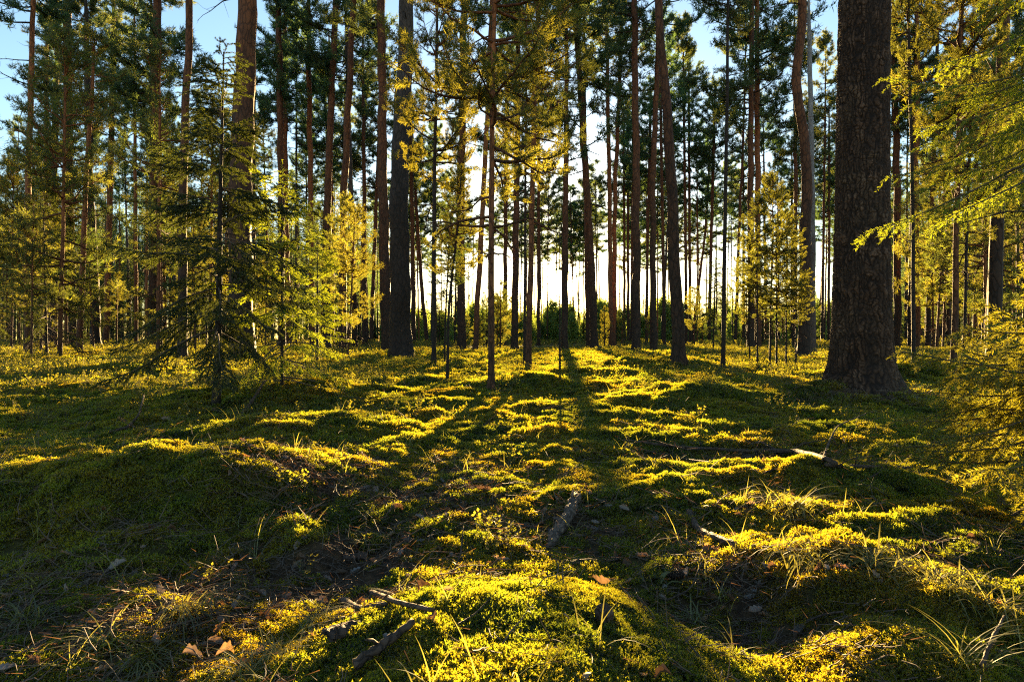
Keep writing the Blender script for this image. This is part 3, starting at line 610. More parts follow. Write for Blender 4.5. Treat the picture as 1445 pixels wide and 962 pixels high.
tree(PT, [(797, 494), (797, 430), (798, 300), (799, 180)], 9.5, 7, d=24, label='pine standing right in front of the sun with a long shadow', land='the pine at the sun', group=G1, crown=('M', 7.2, .9), knots=3)
tree(PT, [(790, 526), (790, 405)], 3, 2, label='bare thin pole just before the pine at the sun', group=G2, crown=None, H=1.9, mat='dark')
tree(PT, [(839, 491), (834, 370), (827, 250), (811, 0)], 11, 8, d=25, label='dark pine bowed in its lower half, just past the sun', land='the bowed pine past the sun', group=G1, crown=('M', 8.0))
tree(PT, [(830, 491), (828, 400), (826, 250)], 6, 5, d=31, label='thinner straight pine half hidden by the bowed one', group=G1)
tree(PT, [(862, 490), (860, 260), (857, 100)], 7, 5, d=29, mat='orange', label='first of a pair of reddish pines rising from one bushy foot', land='the pair of reddish pines', group=G1)
tree(PT, [(866, 490), (868, 260), (876, 80)], 7, 5, d=30, mat='orange', label='second reddish pine of the pair with a bushy foot, leaning away', group=G1)
tree(PT, [(881, 487), (881, 340), (880, 200)], 4, 3, d=44, label='first of three thin far poles in a row before sky', group=G1)
tree(PT, [(887, 487), (886, 340), (886, 200)], 4, 3, d=47, label='middle one of three thin far poles in a row', group=G1)
tree(PT, [(891, 487), (892, 340), (893, 200)], 4, 3, d=42, label='last of three thin far poles in a row, beside a stout pine', group=G1)
tree(PT, [(898, 498), (898, 260), (895, 0)], 12, 8, label='stout straight dark pine with low mound at its foot', land='the stout straight pine', group=G1)
tree(PT, [(922, 497), (921, 260), (929, 60)], 9.5, 7, label='straight brown pine between the stout pine and the big leaning trunk', land='the straight brown pine', group=G1)
tree(PT, [(912, 487), (914, 330), (917, 200)], 4, 4, d=40, label='thin pole leaning between two straight dark pines', group=G1)
tree(PT, [(938, 488), (934, 260), (932, 150)], 5, 4, d=36, label='thin pole close to the big leaning brown trunk', group=G1)
tree(PT, [(958, 517), (948, 260), (929, 0)], 19, 11, label='tall bare brown pine leaning over towards the sun side', land='the tall leaning brown pine', group=G1, knots=3)
tree(PT, [(969, 489), (967, 310), (965, 150)], 4.5, 3.5, d=38, label='first of two thin poles beyond the leaning brown pine', group=G1)
tree(PT, [(974, 489), (973, 310), (972, 150)], 4.5, 3.5, d=40, label='second of two thin poles beyond the leaning brown pine', group=G1)
tree(PT, [(976, 487), (984, 420), (995, 330), (1000, 250)], 4, 3, d=45, label='slanting far pole crossing the sky gap past two poles', group=G1)
tree(PT, [(1000, 488), (1004, 320), (1008, 180)], 5, 4, d=39, label='thin far pine beyond the little golden pine thicket', group=G1)
tree(PT, [(1020, 521), (1024, 260), (1026, 140)], 6.5, 4.5, label='slim dark pine standing alone in the sunny bilberry', land='the slim lone pine', group=G2, mat='dark', crown=('M', 5.3, .7), H=9, knots=12)
tree(PT, [(1037, 491), (1043, 320), (1048, 220)], 4.5, 3.5, d=34, label='thin leaning pine between the slim lone one and the double trunk', group=G1)
tree(PT, [(1060, 496), (1059, 260), (1061, 0)], 10, 6, d=24, label='first trunk of the closely set double pine', land='the double pine', group=G1, crown=('M', 7.8))
tree(PT, [(1070, 496), (1069, 260), (1068, 0)], 9, 6, d=25, mat='orange', label='second, redder trunk of the closely set double pine', group=G1, crown=('M', 9.0))
for k, (px, w_, xt, z_, hh) in enumerate([(1058, 2.5, 1060, .9, 1.4), (1069, 2.8, 1068, 1.2, 1.5), (1086, 3, 1090, 1.0, 2.2), (1096, 3, 1097, .9, 1.6), (1109, 2.6, 1110, 1.1, 1.6), (1123, 2.4, 1121, .8, 1.2)]):
    tree(PT, [(px, 522 + (k % 2) * 2), (xt, 330)], w_, w_ * .7, mat='dark', label=['first', 'second', 'third', 'fourth', 'fifth', 'last'][k] + ' thin sapling in the row before the double and kinked pines',
         group='row of golden saplings', crown=('Y', z_, hh, 1.1))
tree(PT, [(1121, 490), (1123, 260), (1122, 150)], 6, 5, d=30, label='thin dark pine just before the kinked one', group=G1)
tree(PT, [(1133, 508), (1139, 260), (1136, 200), (1127, 160), (1124, 115), (1129, 60), (1132, 0)], 17, 11, label='stout pine with a clear kink halfway up the trunk', land='the kinked pine', group=G1, knots=4)
tree('dead_pine_tree', [(1147, 500), (1146, 260), (1144, 150), (1142, 60)], 9, 6, d=19, mat='dead', label='dead bleached grey pine with bare branches behind the kinked pine', land='the bleached dead pine', group=G1, crown=None, H=11, knots=60)
tree(PT, [(1160, 489), (1162, 330), (1164, 200)], 4, 3, d=38, label='thin far pine in the gap before the giant trunk', group=G1)
tree(PT, [(1169, 489), (1170, 330), (1170, 200)], 4, 3, d=42, label='very thin pole touching the giant trunk outline', group=G1)
giant = tree(PT, [(1215, 558), (1219, 260), (1222, 0)], 80, 68, d=5.95, label='giant pine with thick plated bark on a mossy root mound', land='the giant plated pine', group=G1, giant=True, H=21, crown=('M', 11))
tree(PT, [(1266, 490), (1266, 260), (1262, 100)], 10, 8, d=28, label='brown pine just clear of the giant trunk', land='the brown pine clear of the giant', group=G1)
tree(PT, [(1289, 521), (1288, 260), (1283, 100)], 5.5, 4, label='thin bare dark pine with side twigs past the giant trunk', group=G2, mat='dark', crown=('Y', 3.6, 2.6, .7), knots=22)
tree(PT, [(1294, 491), (1292, 300), (1294, 100)], 9, 7, d=27, mat='orange', label='reddish pine right behind a thin bare one', group=G1)
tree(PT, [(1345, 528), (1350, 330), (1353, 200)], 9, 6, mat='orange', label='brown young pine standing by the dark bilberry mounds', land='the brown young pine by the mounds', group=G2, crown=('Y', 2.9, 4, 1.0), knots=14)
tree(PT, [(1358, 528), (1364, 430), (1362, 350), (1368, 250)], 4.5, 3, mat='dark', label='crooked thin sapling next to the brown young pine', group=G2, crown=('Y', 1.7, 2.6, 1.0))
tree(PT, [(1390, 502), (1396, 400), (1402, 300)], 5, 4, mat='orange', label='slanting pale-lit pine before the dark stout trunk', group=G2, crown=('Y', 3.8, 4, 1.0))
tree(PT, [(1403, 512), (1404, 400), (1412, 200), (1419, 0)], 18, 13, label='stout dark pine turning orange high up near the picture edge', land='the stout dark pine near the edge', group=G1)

# the giant pine's trunk: plated bark modelled in relief
def giant_trunk(root, d=5.95):
    rng = np.random.default_rng(3); nth, nz = 300, 1150; H = 21.0
    zz = np.concatenate([np.linspace(-.4, 4.4, nz), np.linspace(4.5, H, 60)]); th = np.arange(nth) / nth * 2 * math.pi
    r = np.interp(zz, [-.4, 0, .25, .6, 1.6, 3.2, 4.5, 11, H], [.35, .31, .268, .246, .226, .212, .206, .155, .02])
    fl = np.exp(-np.maximum(zz, 0) / .16)
    rr = r[:, None] * (1 + fl[:, None] * (.20 + .10 * np.cos(th * 4 + .7) + .06 * np.cos(th * 7 + 2)))
    # bark relief on the unrolled trunk: long wandering furrows, cross cracks that break the ridges into plates, small scales
    u = ((th - math.pi / 2) % (2 * math.pi)) / (2 * math.pi) * 1.6; U = np.repeat(u[None], len(zz), 0); V = np.repeat(zz[:, None], nth, 1)
    Uw = U + .016 * perlin(U * 9, V * 7, 61) + .012 * perlin(U * 28, V * 24, 62); Vw = V + .03 * perlin(U * 11, V * 6, 63) + .02 * perlin(U * 30, V * 30, 64)
    e1 = np.clip(np.abs(perlin(Uw * 23, Vw * 6, 65)) / .18, 0, 1); e2 = np.clip(np.abs(perlin(Uw * 17, Vw * 19, 66)) / .13, 0, 1); e3 = np.clip(np.abs(perlin(Uw * 40, Vw * 26, 67)) / .16, 0, 1)
    hid = np.clip(.5 + .9 * perlin(Uw * 10, Vw * 6, 68), 0, 1); e = e1 ** .7 * (.35 + .65 * e2) * (.7 + .3 * e3); amp = np.clip((4.5 - zz) / .3, 0, 1)[:, None]
    rel = .019 * e * (.5 + .7 * hid) + .003 * perlin(U * 120, V * 90, 69)
    rr = rr + (rel - .008) * amp
    x = zz * (7 / F * d / 3.7); x = np.clip(x, 0, .14)
    v = np.stack([x[:, None] + rr * np.cos(th), rr * np.sin(th) + .03 * np.sin(zz * .5)[:, None], np.repeat(zz[:, None], nth, 1)], -1)
    i = np.arange(len(zz) - 1)[:, None] * nth; j = np.arange(nth)[None]; j2 = (j + 1) % nth
    b = MB(); b.add(v, np.stack([i + j, i + j2, i + nth + j2, i + nth + j], -1).reshape(-1, 4))
    me = b.mesh('trunk', ['giant'], True); at = me.attributes.new('crack', 'FLOAT', 'POINT')
    at.data.foreach_set('value', np.clip(e * (.5 + .7 * hid), 0, 1).astype(np.float32).ravel()); link('trunk', me, root)
giant_trunk(giant)

# near spruces, each with its own boughs
def spruce(px, py, w, H, Rm, label, land=None, mat='spruce_needle', seed=1, z0=.1, d=None, x=None, lean=0, group='young spruces', bark='dark', **k):
    if d is None: d = dist_for(px, py)
    x0 = (px - CX) / F * d if x is None else x; z = float(hgt(x0, d))
    root = bpy.data.objects.new('spruce_tree', None); COL.objects.link(root); root.location = (x0, d, z)
    r = w / F * d / 2
    link('trunk', trunk_mesh([[0, 0, 0], [lean * .5, 0, H * .5], [lean, 0, H]], [r, r * .6, .004], .3, bark, seed, 12, 6), root)
    c = link('crown', spruce_crown(seed, H, Rm, z0, mat=mat, **k), root); c.rotation_euler = (0, math.atan2(lean, H), 0)
    tag(root, label, 'tree', group); TREES.append([root, px, d, land, mat, r]); return root
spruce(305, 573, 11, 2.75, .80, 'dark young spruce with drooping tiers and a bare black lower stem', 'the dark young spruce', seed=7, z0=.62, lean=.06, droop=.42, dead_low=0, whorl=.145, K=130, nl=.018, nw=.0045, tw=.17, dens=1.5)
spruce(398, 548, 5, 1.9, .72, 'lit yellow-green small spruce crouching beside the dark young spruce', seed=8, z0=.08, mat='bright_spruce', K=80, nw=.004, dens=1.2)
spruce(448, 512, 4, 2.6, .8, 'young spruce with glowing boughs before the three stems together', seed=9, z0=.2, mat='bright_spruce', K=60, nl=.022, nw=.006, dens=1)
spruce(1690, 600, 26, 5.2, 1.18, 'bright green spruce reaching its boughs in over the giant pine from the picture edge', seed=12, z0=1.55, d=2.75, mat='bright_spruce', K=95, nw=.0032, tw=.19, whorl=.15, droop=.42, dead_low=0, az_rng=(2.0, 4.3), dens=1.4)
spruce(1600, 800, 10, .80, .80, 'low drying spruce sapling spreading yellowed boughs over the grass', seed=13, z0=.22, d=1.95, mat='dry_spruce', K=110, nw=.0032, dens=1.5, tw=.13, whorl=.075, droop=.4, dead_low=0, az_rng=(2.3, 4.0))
spruce(1480, 560, 8, .65, .8, 'small bright green spruce tip peeping in above the drying sapling', seed=14, z0=.1, d=3.4, mat='bright_spruce', K=50, whorl=.08, az_rng=(2.0, 4.3))

# ------------------------------------------------------------------ understory and the far stand
ORD = ['first', 'second', 'third', 'fourth', 'fifth', 'sixth', 'seventh', 'eighth', 'ninth', 'tenth', 'eleventh', 'twelfth', 'thirteenth', 'fourteenth', 'fifteenth', 'sixteenth', 'seventeenth', 'eighteenth', 'nineteenth', 'twentieth'] + ['next' + str(k) for k in range(60)]
heroes = list(TREES)
FILL = []
def clear_of(px, d, tol=4):
    return all(abs(px - t[1]) > tol for t in TREES)
r2 = random.Random(77)
def ranged(n, lo, hi, dlo, dhi, fn, tol=3.5):
    c = 0; tries = 0
    while c < n and tries < n * 40:
        tries += 1; px = r2.uniform(lo, hi); d = r2.uniform(dlo, dhi)
        if not clear_of(px, d, tol): continue
        fn(px, d); c += 1
def far_pine(px, d):
    ln = r2.gauss(0, 9); wv = r2.uniform(.12, .24 if d < 50 else .18) / d * F
    z = CY + F * (CAMZ - float(hgt((px - CX) / F * d, d))) / d
    mt = r2.choice(['pine', 'orange', 'pine', 'grey'])
    cz = r2.uniform(7.5, 10.5) if d < 50 else r2.uniform(8.0, 8.0 + .09 * d * .6)
    tree(PT, [(px, z), (px + ln * .4, 320), (px + ln, 120)], wv, wv * .75, d=d, mat=mt, H=cz + r2.uniform(6.5, 9.5), crown=('M', cz, r2.uniform(.8, 1.1) if d < 50 else r2.uniform(1.1, 1.6)), seed=r2.randrange(9999), knots=8)
    FILL.append((TREES[-1], 'far'))
ranged(27, -70, 540, 24, 62, far_pine)
ranged(13, 560, 650, 46, 90, far_pine, 2.5)
ranged(31, 650, 930, 52, 98, far_pine, 2)
ranged(24, 930, 1190, 42, 90, far_pine, 2.5)
ranged(24, 1255, 1520, 24, 62, far_pine)
def under(px, d, hmin=2.2, hmax=6.5, kind=None):
    h = r2.uniform(hmin, hmax); z = CY + F * (CAMZ - float(hgt((px - CX) / F * d, d))) / d; k = kind or r2.choice('YYYS')
    c0 = h * r2.uniform(.12, .4) if k == 'Y' else h * .06
    tree('pine_tree' if k == 'Y' else 'spruce_tree', [(px, z), (px + r2.gauss(0, 3), 400)], max(2.2, h * .014 / d * F), 2, d=d, mat='orange' if k == 'Y' else 'dark', H=h,
         crown=(k, c0, h - c0, r2.uniform(.85, 1.15)), seed=r2.randrange(9999), knots=4)
    FILL.append((TREES[-1], 'young'))
ranged(26, -60, 545, 14, 42, lambda p, d: under(p, d, 2.0, 6.0), 3)
ranged(8, -60, 420, 13, 26, lambda p, d: under(p, d, 6.0, 10, 'Y'), 3)
ranged(4, 1265, 1480, 15, 26, lambda p, d: under(p, d, 6, 10, 'Y'), 3)
ranged(13, 560, 745, 24, 46, lambda p, d: under(p, d, 1.6, 3.2), 3)
ranged(7, 825, 930, 28, 44, lambda p, d: under(p, d, 1.8, 2.9), 3)
ranged(10, 930, 1160, 24, 44, lambda p, d: under(p, d, 1.6, 3.8), 3)
ranged(14, 1262, 1500, 17, 42, lambda p, d: under(p, d, 2.2, 7.0), 3)
land = sorted([t for t in heroes if t[3]], key=lambda t: t[1])
bins = {}
for t, kd in FILL:
    L_ = [l for l in land if l[1] <= t[1]]; key = (L_[-1][3] if L_ else None, kd, t[0].name.split('.')[0]); bins.setdefault(key, []).append(t)
for (ld, kd, nm), ts in bins.items():
    ts.sort(key=lambda t: t[1])
    kindw = {'far': 'tall slim background pine', 'young': 'bushy young ' + ('spruce' if nm.startswith('spruce') else 'pine') + ' of the understory'}[kd]
    for k, t in enumerate(ts):
        t[0]['label'] = f"{ORD[k]} {kindw} {'past ' + ld if ld else 'at the very edge of the picture'}" if not ld or True else ''
        t[0]['group'] = 'tall slim pines of the far stand' if kd == 'far' else 'bushy young trees of the understory'

# ------------------------------------------------------------------ the wood and plantation beyond
def simple_tree(seed, H, Rm, trunk, mat, k=8, nl=.35, nw=.06):
    rng = np.random.default_rng(seed); b = MB()
    b.tube([(0, 0, -.3), (.1, 0, H * .5), (0, .1, H)], [.13, .09, .02], 5, 0)
    n = 260; f = rng.uniform(0, 1, n) ** .8; z = trunk * H + f * H * (1 - trunk); r = Rm * (1 - f) ** .6 * rng.uniform(.2, 1, n); a = rng.uniform(0, 6.28, n)
    P = np.stack([r * np.cos(a), r * np.sin(a), z], -1)
    PP = np.repeat(P, k, 0) + rng.normal(size=(n * k, 3)) * .12; b.needles(PP, rng.normal(size=(n * k, 3)) + [0, 0, .3], rng.uniform(.6, 1.2, n * k) * nl, nw, rng, 1)
    return src('far_tree', b, ['pine', mat])
rf = np.random.default_rng(9)
def far_pts(n, y0, y1, pxlo, pxhi):
    y = rf.uniform(y0, y1, n); px = rf.uniform(pxlo, pxhi, n); x = (px - CX) / F * y; return x, y
X, Y = [], []
for n, a, b_, p0, p1 in ((520, 66, 150, -250, 560), (420, 66, 150, 1210, 1700), (430, 140, 190, 500, 1260)):
    x, y = far_pts(n, a, b_, p0, p1); X.append(x); Y.append(y)
X = np.concatenate(X); Y = np.concatenate(Y); mid = (X / Y * F + CX > 545) & (X / Y * F + CX < 1225)
S = np.where(mid, rf.uniform(.22, .68, len(X)), rf.uniform(.75, 1.15, len(X)))
scatter('far_wood', 'dense far-off wood closing the view behind the pine stems', np.stack([X, Y, hgt(X, Y)], -1),
        np.stack([X * 0, X * 0, rf.uniform(0, 6.28, len(X))], -1), S, [simple_tree(200 + k, 18, 2.4, (.04, .4, .02, .5, .05)[k], 'pine_needle', 12) for k in range(5)], rf, 'wood')
MF = [simple_tree(240 + k, 9, 1.7, .06, 'painted_backlight', 12, .3, .06) for k in range(3)]
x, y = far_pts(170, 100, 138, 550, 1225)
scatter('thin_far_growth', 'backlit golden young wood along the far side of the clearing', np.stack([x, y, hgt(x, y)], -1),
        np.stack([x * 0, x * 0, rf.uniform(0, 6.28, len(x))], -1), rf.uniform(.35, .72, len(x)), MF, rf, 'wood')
x, y = far_pts(640, 58, 130, 540, 1230)
scatter('young_plantation', 'green belt of knee to head high young trees in the clearing beyond', np.stack([x, y, hgt(x, y)], -1),
        np.stack([x * 0, x * 0, rf.uniform(0, 6.28, len(x))], -1), rf.uniform(.5, 2.0, len(x)), [simple_tree(220 + k, 2.2, .8, .05, 'field', 8, .22, .05) for k in range(3)], rf, 'young trees')

# ------------------------------------------------------------------ things lying on the floor
def stick(name, pts, widths, label, cat='branch', mat='stick', group=None, lift=.008, side=(), seed=0, sides=8, rough=.07):
    """a fallen stick following picture points on the ground; side: (index, dpx, dpy, lift, width) side twigs"""
    rng = np.random.default_rng(seed + 50); P = []
    for q in pts:
        g = gp(q[0], q[1]); P.append([g.x, g.y, g.z + lift + (q[2] if len(q) > 2 else 0)])
    P = np.array(P); o = P[0].copy(); d = P[:, 1]; wd = np.array(widths) / F * d / 2
    t = np.linspace(0, len(P) - 1, len(P) * 6); idx = np.arange(len(P))
    Q = np.stack([np.interp(t, idx, P[:, k]) for k in range(3)], -1); k = np.ones(3) / 3
    for a in range(3): Q[1:-1, a] = np.convolve(Q[:, a], k, 'valid')
    rr = np.interp(t, idx, wd); Q += rng.normal(size=Q.shape) * rr[:, None] * .10
    b = MB(); b.tube(Q - o, rr * (1 + rough * rng.normal(size=len(rr))), sides, jit=.09, seed=seed)
    for i, dx, dy, lf, w_ in side:
        a = Q[int(i * 6)]; e = a + np.array([dx / F * a[1], dy / F * a[1], lf]); m = (a + e) / 2 + rng.normal(size=3) * np.linalg.norm(e - a) * .1
        b.tube(np.array([a, m, e]) - o, np.array([1, .8, .4]) * w_ / F * a[1] / 2, 5)
    ob = link(name, b.mesh(name, [mat], True), None, tuple(o)); tag(ob, label, cat, group); return ob
# short thick broken log
def short_log():
    a = gp(813, 716); c = gp(778, 776); n = 26; rng = np.random.default_rng(4)
    A = np.array(a) + [0, 0, .035]; C = np.array(c) + [0, 0, .012]; t = np.linspace(0, 1, n)[:, None]; Q = A + (C - A) * t; Q[:, 0] += .006 * np.sin(t[:, 0] * 5) + .003 * rng.normal(size=n)
    r = np.interp(t[:, 0], [0, .1, .5, .62, .8, 1], [.014, .017, .018, .016, .019, .008]); r = r * (1 + .07 * rng.normal(size=n))
    b = MB(); b.tube(Q - A, r, 16, jit=.10)
    for k in range(9):
        i_ = rng.integers(2, n - 2); dd = unit(rng.normal(size=3)) ; b.tube(np.array([Q[i_], Q[i_] + dd * .022, Q[i_] + dd * .03 + .01]) - A, [.008, .006, .002], 5, jit=.2, seed=k)
    for k in range(3):
        e = Q[-3]; dd = unit(C - A) + rng.normal(size=3) * .25; b.tube(np.array([e, e + dd * .04, e + dd * .08]) - A, [.008, .005, .001], 4)
    o = link('log', b.mesh('log', ['old_wood'], True), None, tuple(A)); tag(o, 'short broken grey log with splintered end lying beyond the mossy hump', 'log')
short_log()
stick('branch', [(500, 958), (545, 930), (584, 898)], [16, 14, 9], 'thick dark stick with a stub, bottom edge, lying up the mossy hump', lift=.02, side=[(1.2, -18, -20, .02, 6)], seed=1)
stick('branch', [(524, 850), (560, 868), (612, 880)], [8, 7, 6], 'straight pale stick lying at the foot of the mossy hump', lift=.02, seed=2)
stick('branch', [(482, 855), (505, 868), (545, 862)], [9, 8, 5], 'short reddish stick crossed under the straight pale one', lift=.012, seed=3)
stick('branch', [(972, 730), (985, 755), (1010, 768), (1038, 780)], [9, 9, 10, 8], 'dark crooked stick curving down the slope past the broken log', lift=.018, seed=4)
stick('branch', [(880, 628), (960, 640), (1050, 648), (1120, 645), (1165, 660), (1180, 668)], [2, 3, 5, 6, 8, 8], 'long forked dead bough lying across the moss before the giant pine', lift=.03,
      side=[(1.2, -50, 20, .01, 2), (1.8, -60, -10, .03, 3), (2.6, 60, 20, .02, 3), (3.2, -30, 30, .02, 3), (1, -70, -20, .02, 2), (3.6, 40, -18, .07, 3)], seed=5)
stick('branch', [(1165, 668), (1215, 668), (1285, 668)], [6, 6, 4], 'dead stick continuing past the long forked bough towards the sapling', lift=.025, side=[(.6, 20, -10, .04, 2), (1.3, -10, -12, .05, 2)], seed=6)
stick('branch', [(1160, 660), (1170, 642, .05), (1182, 628, .08), (1222, 614, .10)], [3.2, 2.8, 2.2, 1.2], 'upright pale twig arching out of the dead bough', lift=.02, side=[(1.8, 6, 0, -.05, 2)], seed=7)
stick('branch', [(140, 618), (180, 612, .02), (196, 600, .05), (203, 578, .09)], [4, 4, 3, 2], 'curved pale bare twig sticking up behind the left moss mound', lift=.015, seed=8)
for k, (p_, w_, l_) in enumerate([
    ([(905, 640), (960, 652), (1010, 662), (1040, 655)], [1.5, 2, 2, 1], 'thin dead twig running below the long forked bough'),
    ([(1040, 690), (1085, 672), (1120, 660)], [2, 2.5, 2], 'short dead twig crossing towards the root of the upright pale twig'),
    ([(1205, 690), (1240, 676), (1262, 655, .05)], [2.5, 2, 1.2], 'short dead twig ticking upward near the drying sapling'),
    ([(985, 600), (1040, 612), (1080, 606)], [2, 2, 1.2], 'thin twig on sunlit moss between the low mound and the dead bough'),
    ([(700, 742), (742, 752), (770, 748)], [2, 2.4, 1.5], 'thin brown twig on the litter touching the broken log'),
    ([(230, 905), (300, 880), (350, 884)], [2.5, 3, 2], 'bleached twig lying through the grass in the shaded corner'),
    ([(640, 905), (670, 884), (700, 872, .02)], [2.5, 2.2, 1.2], 'small bent twig resting on the face of the mossy hump')]):
    stick('branch', p_, w_, l_, lift=.018, seed=30 + k)
stick('branch', [(340, 590), (358, 572, .03), (374, 556, .08)], [5, 4, 3], 'grey stick propped at a slant beside the dark young spruce', lift=.02, seed=9)
stick('branch', [(636, 820), (650, 812, .04), (654, 797, .09)], [2.5, 2.5, 1.5], 'thin bent twig standing at the edge of the mossy hump', lift=.01, seed=10)
stick('branch', [(455, 845), (520, 800), (560, 775)], [3, 2.5, 1.5], 'thin dark twig lying in the shadow band before the litter', lift=.012, seed=11)
stick('branch', [(470, 676), (500, 675), (535, 678)], [3, 3, 2], 'small straight twig at the end of the left moss mound', lift=.012, seed=12)
stick('branch', [(1138, 888), (1165, 878), (1190, 872)], [2.5, 3, 2.5], 'bowed thin twig among leaves in the right hollow', lift=.012, seed=13)
stick('branch', [(905, 838), (940, 858), (975, 855, .02), (990, 830, .05)], [2.5, 2.5, 2, 2], 'curving dark twig hooked over the side of the mossy hump', lift=.012, seed=14)
stick('branch', [(1385, 962), (1400, 945, .03), (1417, 925, .05)], [6, 5, 3], 'orange-lit dry stalk leaning in the bottom corner', lift=.02, seed=15)
# ragged bark chips and single showy leaves
def leaf_thing(name, px, py, size_px, label, cat='leaf', mat='dryleaf', seed=0, tilt=(.3, .2, 0), curl=.8, group='large single dead leaves'):
    g = gp(px, py); s = size_px / F * g.y / 1.6; b = dead_leaf_mesh(np.random.default_rng(seed), s, curl, 7)
    o = link(name, b.mesh(name, [mat]), None, (g.x, g.y, g.z + .02 + s * .2)); o.rotation_euler = tilt; tag(o, label, cat, group)
leaf_thing('dead_leaf', 848, 838, 34, 'folded orange-red dead leaf glowing on the hump beyond its shadow edge', seed=1, tilt=(.5, .2, 2.3), curl=1.6)
leaf_thing('dead_leaf', 800, 893, 15, 'grey curled dead leaf on the face of the mossy hump', mat='greyleaf', seed=2, tilt=(.3, .5, .6))
leaf_thing('dead_leaf', 272, 944, 28, 'wide orange dead leaf at the bottom edge beside grass', seed=3, tilt=(.35, .0, .1), curl=1.6)
leaf_thing('dead_leaf', 318, 942, 26, 'second orange dead leaf, curled up next to the wide one', seed=4, tilt=(.4, .3, .8), curl=2)
leaf_thing('dead_leaf', 165, 812, 26, 'brown dead leaf half sunk in the shaded moss slope', seed=5, tilt=(.5, -.3, .5))
leaf_thing('dead_leaf', 840, 748, 22, 'tan dead leaf lying in the moss by the broken log', seed=6, tilt=(.3, .2, 1.2), curl=.7)
leaf_thing('dead_leaf', 1066, 880, 24, 'dark brown dead leaf in the hollow beside the hump', seed=7, tilt=(.3, .1, .4))
leaf_thing('dead_leaf', 235, 598, 16, 'small orange dead leaf in the shaded moss behind the left mound', seed=8, tilt=(1.0, .1, .2))
def bark_chip(px, py, L, W, ang, label, seed):
    g = gp(px, py); rng = np.random.default_rng(seed); sc_ = g.y / F; n, m = 12, 6; t = np.linspace(-.5, .5, n); u = np.linspace(-.5, .5, m); b = MB()
    T, U = np.meshgrid(t, u, indexing='ij'); edge = 1 + .25 * rng.normal(size=n)[:, None] * 1.0
    X = T * L * sc_ + U * .1 * L * sc_ * rng.normal(); Yc = U * W * sc_ * edge; Z = -(U ** 2) * W * sc_ * .8 + .1 * W * sc_ * rng.normal(size=T.shape)
    for dz in (0, .005): b.add(np.stack([X, Yc, Z - dz], -1), np.stack([(np.arange(n - 1)[:, None] * m + np.arange(m - 1)[None]) + k for k in (0, 1, m + 1, m)], -1).reshape(-1, 4))
    o = link('bark_chip', b.mesh('bark_chip', ['stick']), None, (g.x, g.y, g.z + .025)); o.rotation_euler = (.25, .1, ang); tag(o, label, 'bark', 'loose bark pieces')
bark_chip(483, 905, 62, 22, 1.0, 'long curved piece of bark lying beside the bottom stick', 1)
bark_chip(575, 772, 22, 8, -.7, 'small reddish bark flake lit in the mossy litter', 2)
bark_chip(500, 795, 34, 14, .6, 'grey bark piece in the shadow band on the litter', 3)
bark_chip(985, 632 + 0, 26, 8, .3, 'pale bark flake lying near the thin end of the dead bough', 4)
# pine cone
def cone(px, py, label, seed):
    g = gp(px, py); b = MB(); rng = np.random.default_rng(seed); n = 60; L, W = .038, .014
    t = (np.arange(n) + .5) / n; a = np.arange(n) * 2.399; r = W * np.sin(t ** .7 * math.pi) ** .7; P = np.stack([t * L, r * np.cos(a) * .5, r * np.sin(a) * .5], -1)
    D = unit(np.stack([np.full(n, .5), np.cos(a), np.sin(a)], -1)); sd = unit(np.cross(D, [1., 0, 0])); w_ = .006
    v = np.stack([P - sd * w_ * .5, P + sd * w_ * .5, P + D * .009 + sd * w_ * .4, P + D * .009 - sd * w_ * .4], 1).reshape(-1, 3); b.add(v, np.arange(n * 4).reshape(-1, 4))
    b.tube(np.stack([np.linspace(0, L, 6), np.zeros(6), np.zeros(6)], -1), [.003, .006, .007, .006, .004, .001], 8)
    o = link('pine_cone', b.mesh('pine_cone', ['stick']), None, (g.x, g.y, g.z + .022)); o.rotation_euler = (0, .2, rng.uniform(0, 6)); tag(o, label, 'pine cone', 'pine cones')
cone(966, 826, 'pine cone lying in the hollow beside the mossy hump', 1)
cone(855, 893, 'pine cone caught on the shaded side of the mossy hump', 2)
# grass tufts
def tuft(px, py, hpx, n, label, seed, bend=.8, az=None, wpx=2.0):
    g = gp(px, py); rng = np.random.default_rng(seed); b = MB(); sc_ = g.y / F
    for _ in range(n):
        p = np.array([*(rng.normal(size=2) * hpx * sc_ * .15), 0]); blade(b, rng, p, hpx * sc_ * rng.uniform(.5, 1.15), wpx * sc_ * rng.uniform(.6, 1.1), bend, None if az is None else az + rng.normal() * .9)
    o = link('grass_tuft', b.mesh('grass_tuft', ['grass']), None, (g.x, g.y, g.z - .005)); tag(o, label, 'grass tuft', 'grass tufts')
tuft(262, 868, 95, 90, 'bleached drooping grass tuft, the brightest on the shaded left slope', 1, .9, -.6)
tuft(150, 915, 90, 80, 'dark grass tuft in the shaded bottom corner', 2, .9)
tuft(205, 935, 80, 70, 'shaded grass tuft at the bottom edge below the bleached one', 3, 1.0, -1.2)
tuft(440, 888, 80, 70, 'sunlit fine grass tuft beside the pale stick', 4, .9, .3)
tuft(395, 935, 85, 80, 'golden grass tuft fanning out at the bottom edge near orange leaves', 5, .9)
tuft(345, 960, 90, 60, 'grass tuft cut by the bottom edge between orange leaves and the fan tuft', 6, .8)
tuft(40, 880, 80, 60, 'dim grass tuft at the left picture edge', 7, .9)
tuft(520, 775, 45, 35, 'small glowing grass tuft in the shadow band', 8, .8)
tuft(1120, 728, 80, 70, 'green grass tuft with dark centre on the right slope', 9, .8)
tuft(1150, 800, 95, 110, 'long arching grass tuft, palest on the right slope', 10, 1.0)
tuft(1235, 805, 95, 110, 'dense arching grass tuft under the drying spruce boughs', 11, 1.0)
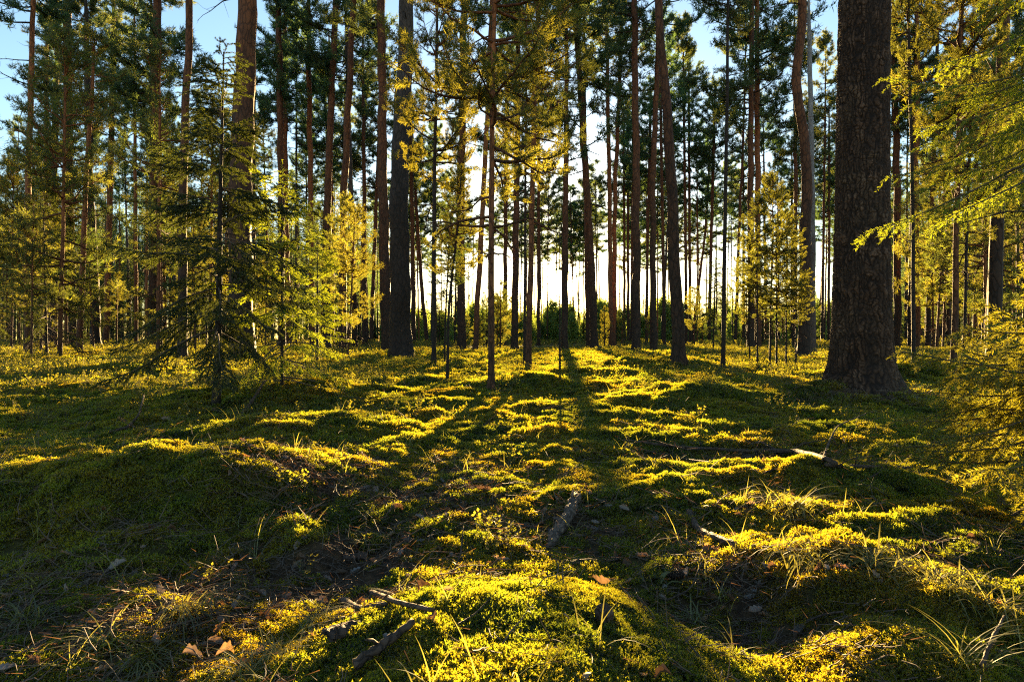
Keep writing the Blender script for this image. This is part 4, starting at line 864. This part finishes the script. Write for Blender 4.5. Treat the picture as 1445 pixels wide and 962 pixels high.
tuft(1330, 830, 90, 70, 'grass tuft tangled beneath the drying spruce sapling', 12, .9)
tuft(1400, 880, 100, 60, 'tall loose grass tuft at the right picture edge', 13, .7)
tuft(985, 885, 60, 45, 'faint grass tuft in the dark hollow beside the hump', 14, .9)
tuft(738, 862, 34, 9, 'tiny bright grass tuft on the crown of the mossy hump', 15, .5, None, 4)
tuft(925, 828, 60, 8, 'broad-bladed green grass tuft lying over the hollow beside the hump', 16, 1.2, .2, 7)
tuft(610, 585, 22, 10, 'little grass tuft on the sunlit moss below the bent sapling', 17, .6)
tuft(540, 595, 22, 12, 'little grass tuft on the sunlit moss nearer the dark spruce', 18, .6)
tuft(1365, 945, 110, 40, 'long stalked grass tuft leaning in the bottom right corner', 19, .6)
# small leafy forest plants
def herb(px, py, hpx, label, seed):
    g = gp(px, py); rng = np.random.default_rng(seed); s = hpx * g.y / F; b = MB()
    root = bpy.data.objects.new('leafy_plant', None); COL.objects.link(root); root.location = tuple(g); stem = MB(); lv = MB()
    for k in range(4):
        d = unit(np.array([rng.normal() * .3, rng.normal() * .3, 1])); pts = [np.zeros(3)]
        for i in range(6): d = unit(d + rng.normal(size=3) * .1); pts.append(pts[-1] + d * s / 6 * rng.uniform(.7, 1.1))
        pts = np.array(pts); stem.tube(pts, np.linspace(.012, .004, 7) * s, 4)
        for i in range(1, 7):
            for q in range(4):
                dd = unit(np.array([math.cos(q * 1.57 + i), math.sin(q * 1.57 + i), .35]) + rng.normal(size=3) * .2); L = s * .2 * rng.uniform(.7, 1.1); sd = unit(np.cross(dd, [0, 0, 1.]))
                p = pts[i]; lv.add([p, p + dd * L * .5 + sd * L * .2, p + dd * L, p + dd * L * .5 - sd * L * .2], [[0, 1, 2, 3]])
    link('stem', stem.mesh('stem', ['twig']), root); link('leaves', lv.mesh('leaves', ['bilberry']), root); tag(root, label, 'plant', 'single leafy plants')
herb(128, 645, 34, 'bright star-leaved plant behind the left moss mound', 1)
herb(45, 650, 30, 'leafy plant glowing at the edge of the sunlit strip', 2)
herb(430, 860 - 40, 40, 'sparse leafy seedling in the dark dip near the shadow band', 3)
herb(710, 770, 34, 'small leafy stalk standing in the litter beside the log', 4)
herb(175, 600, 24, 'low leafy plant near the curved pale twig', 5)
herb(438, 655, 34, 'dry leafy stalk standing on the moss before the small mound', 6)
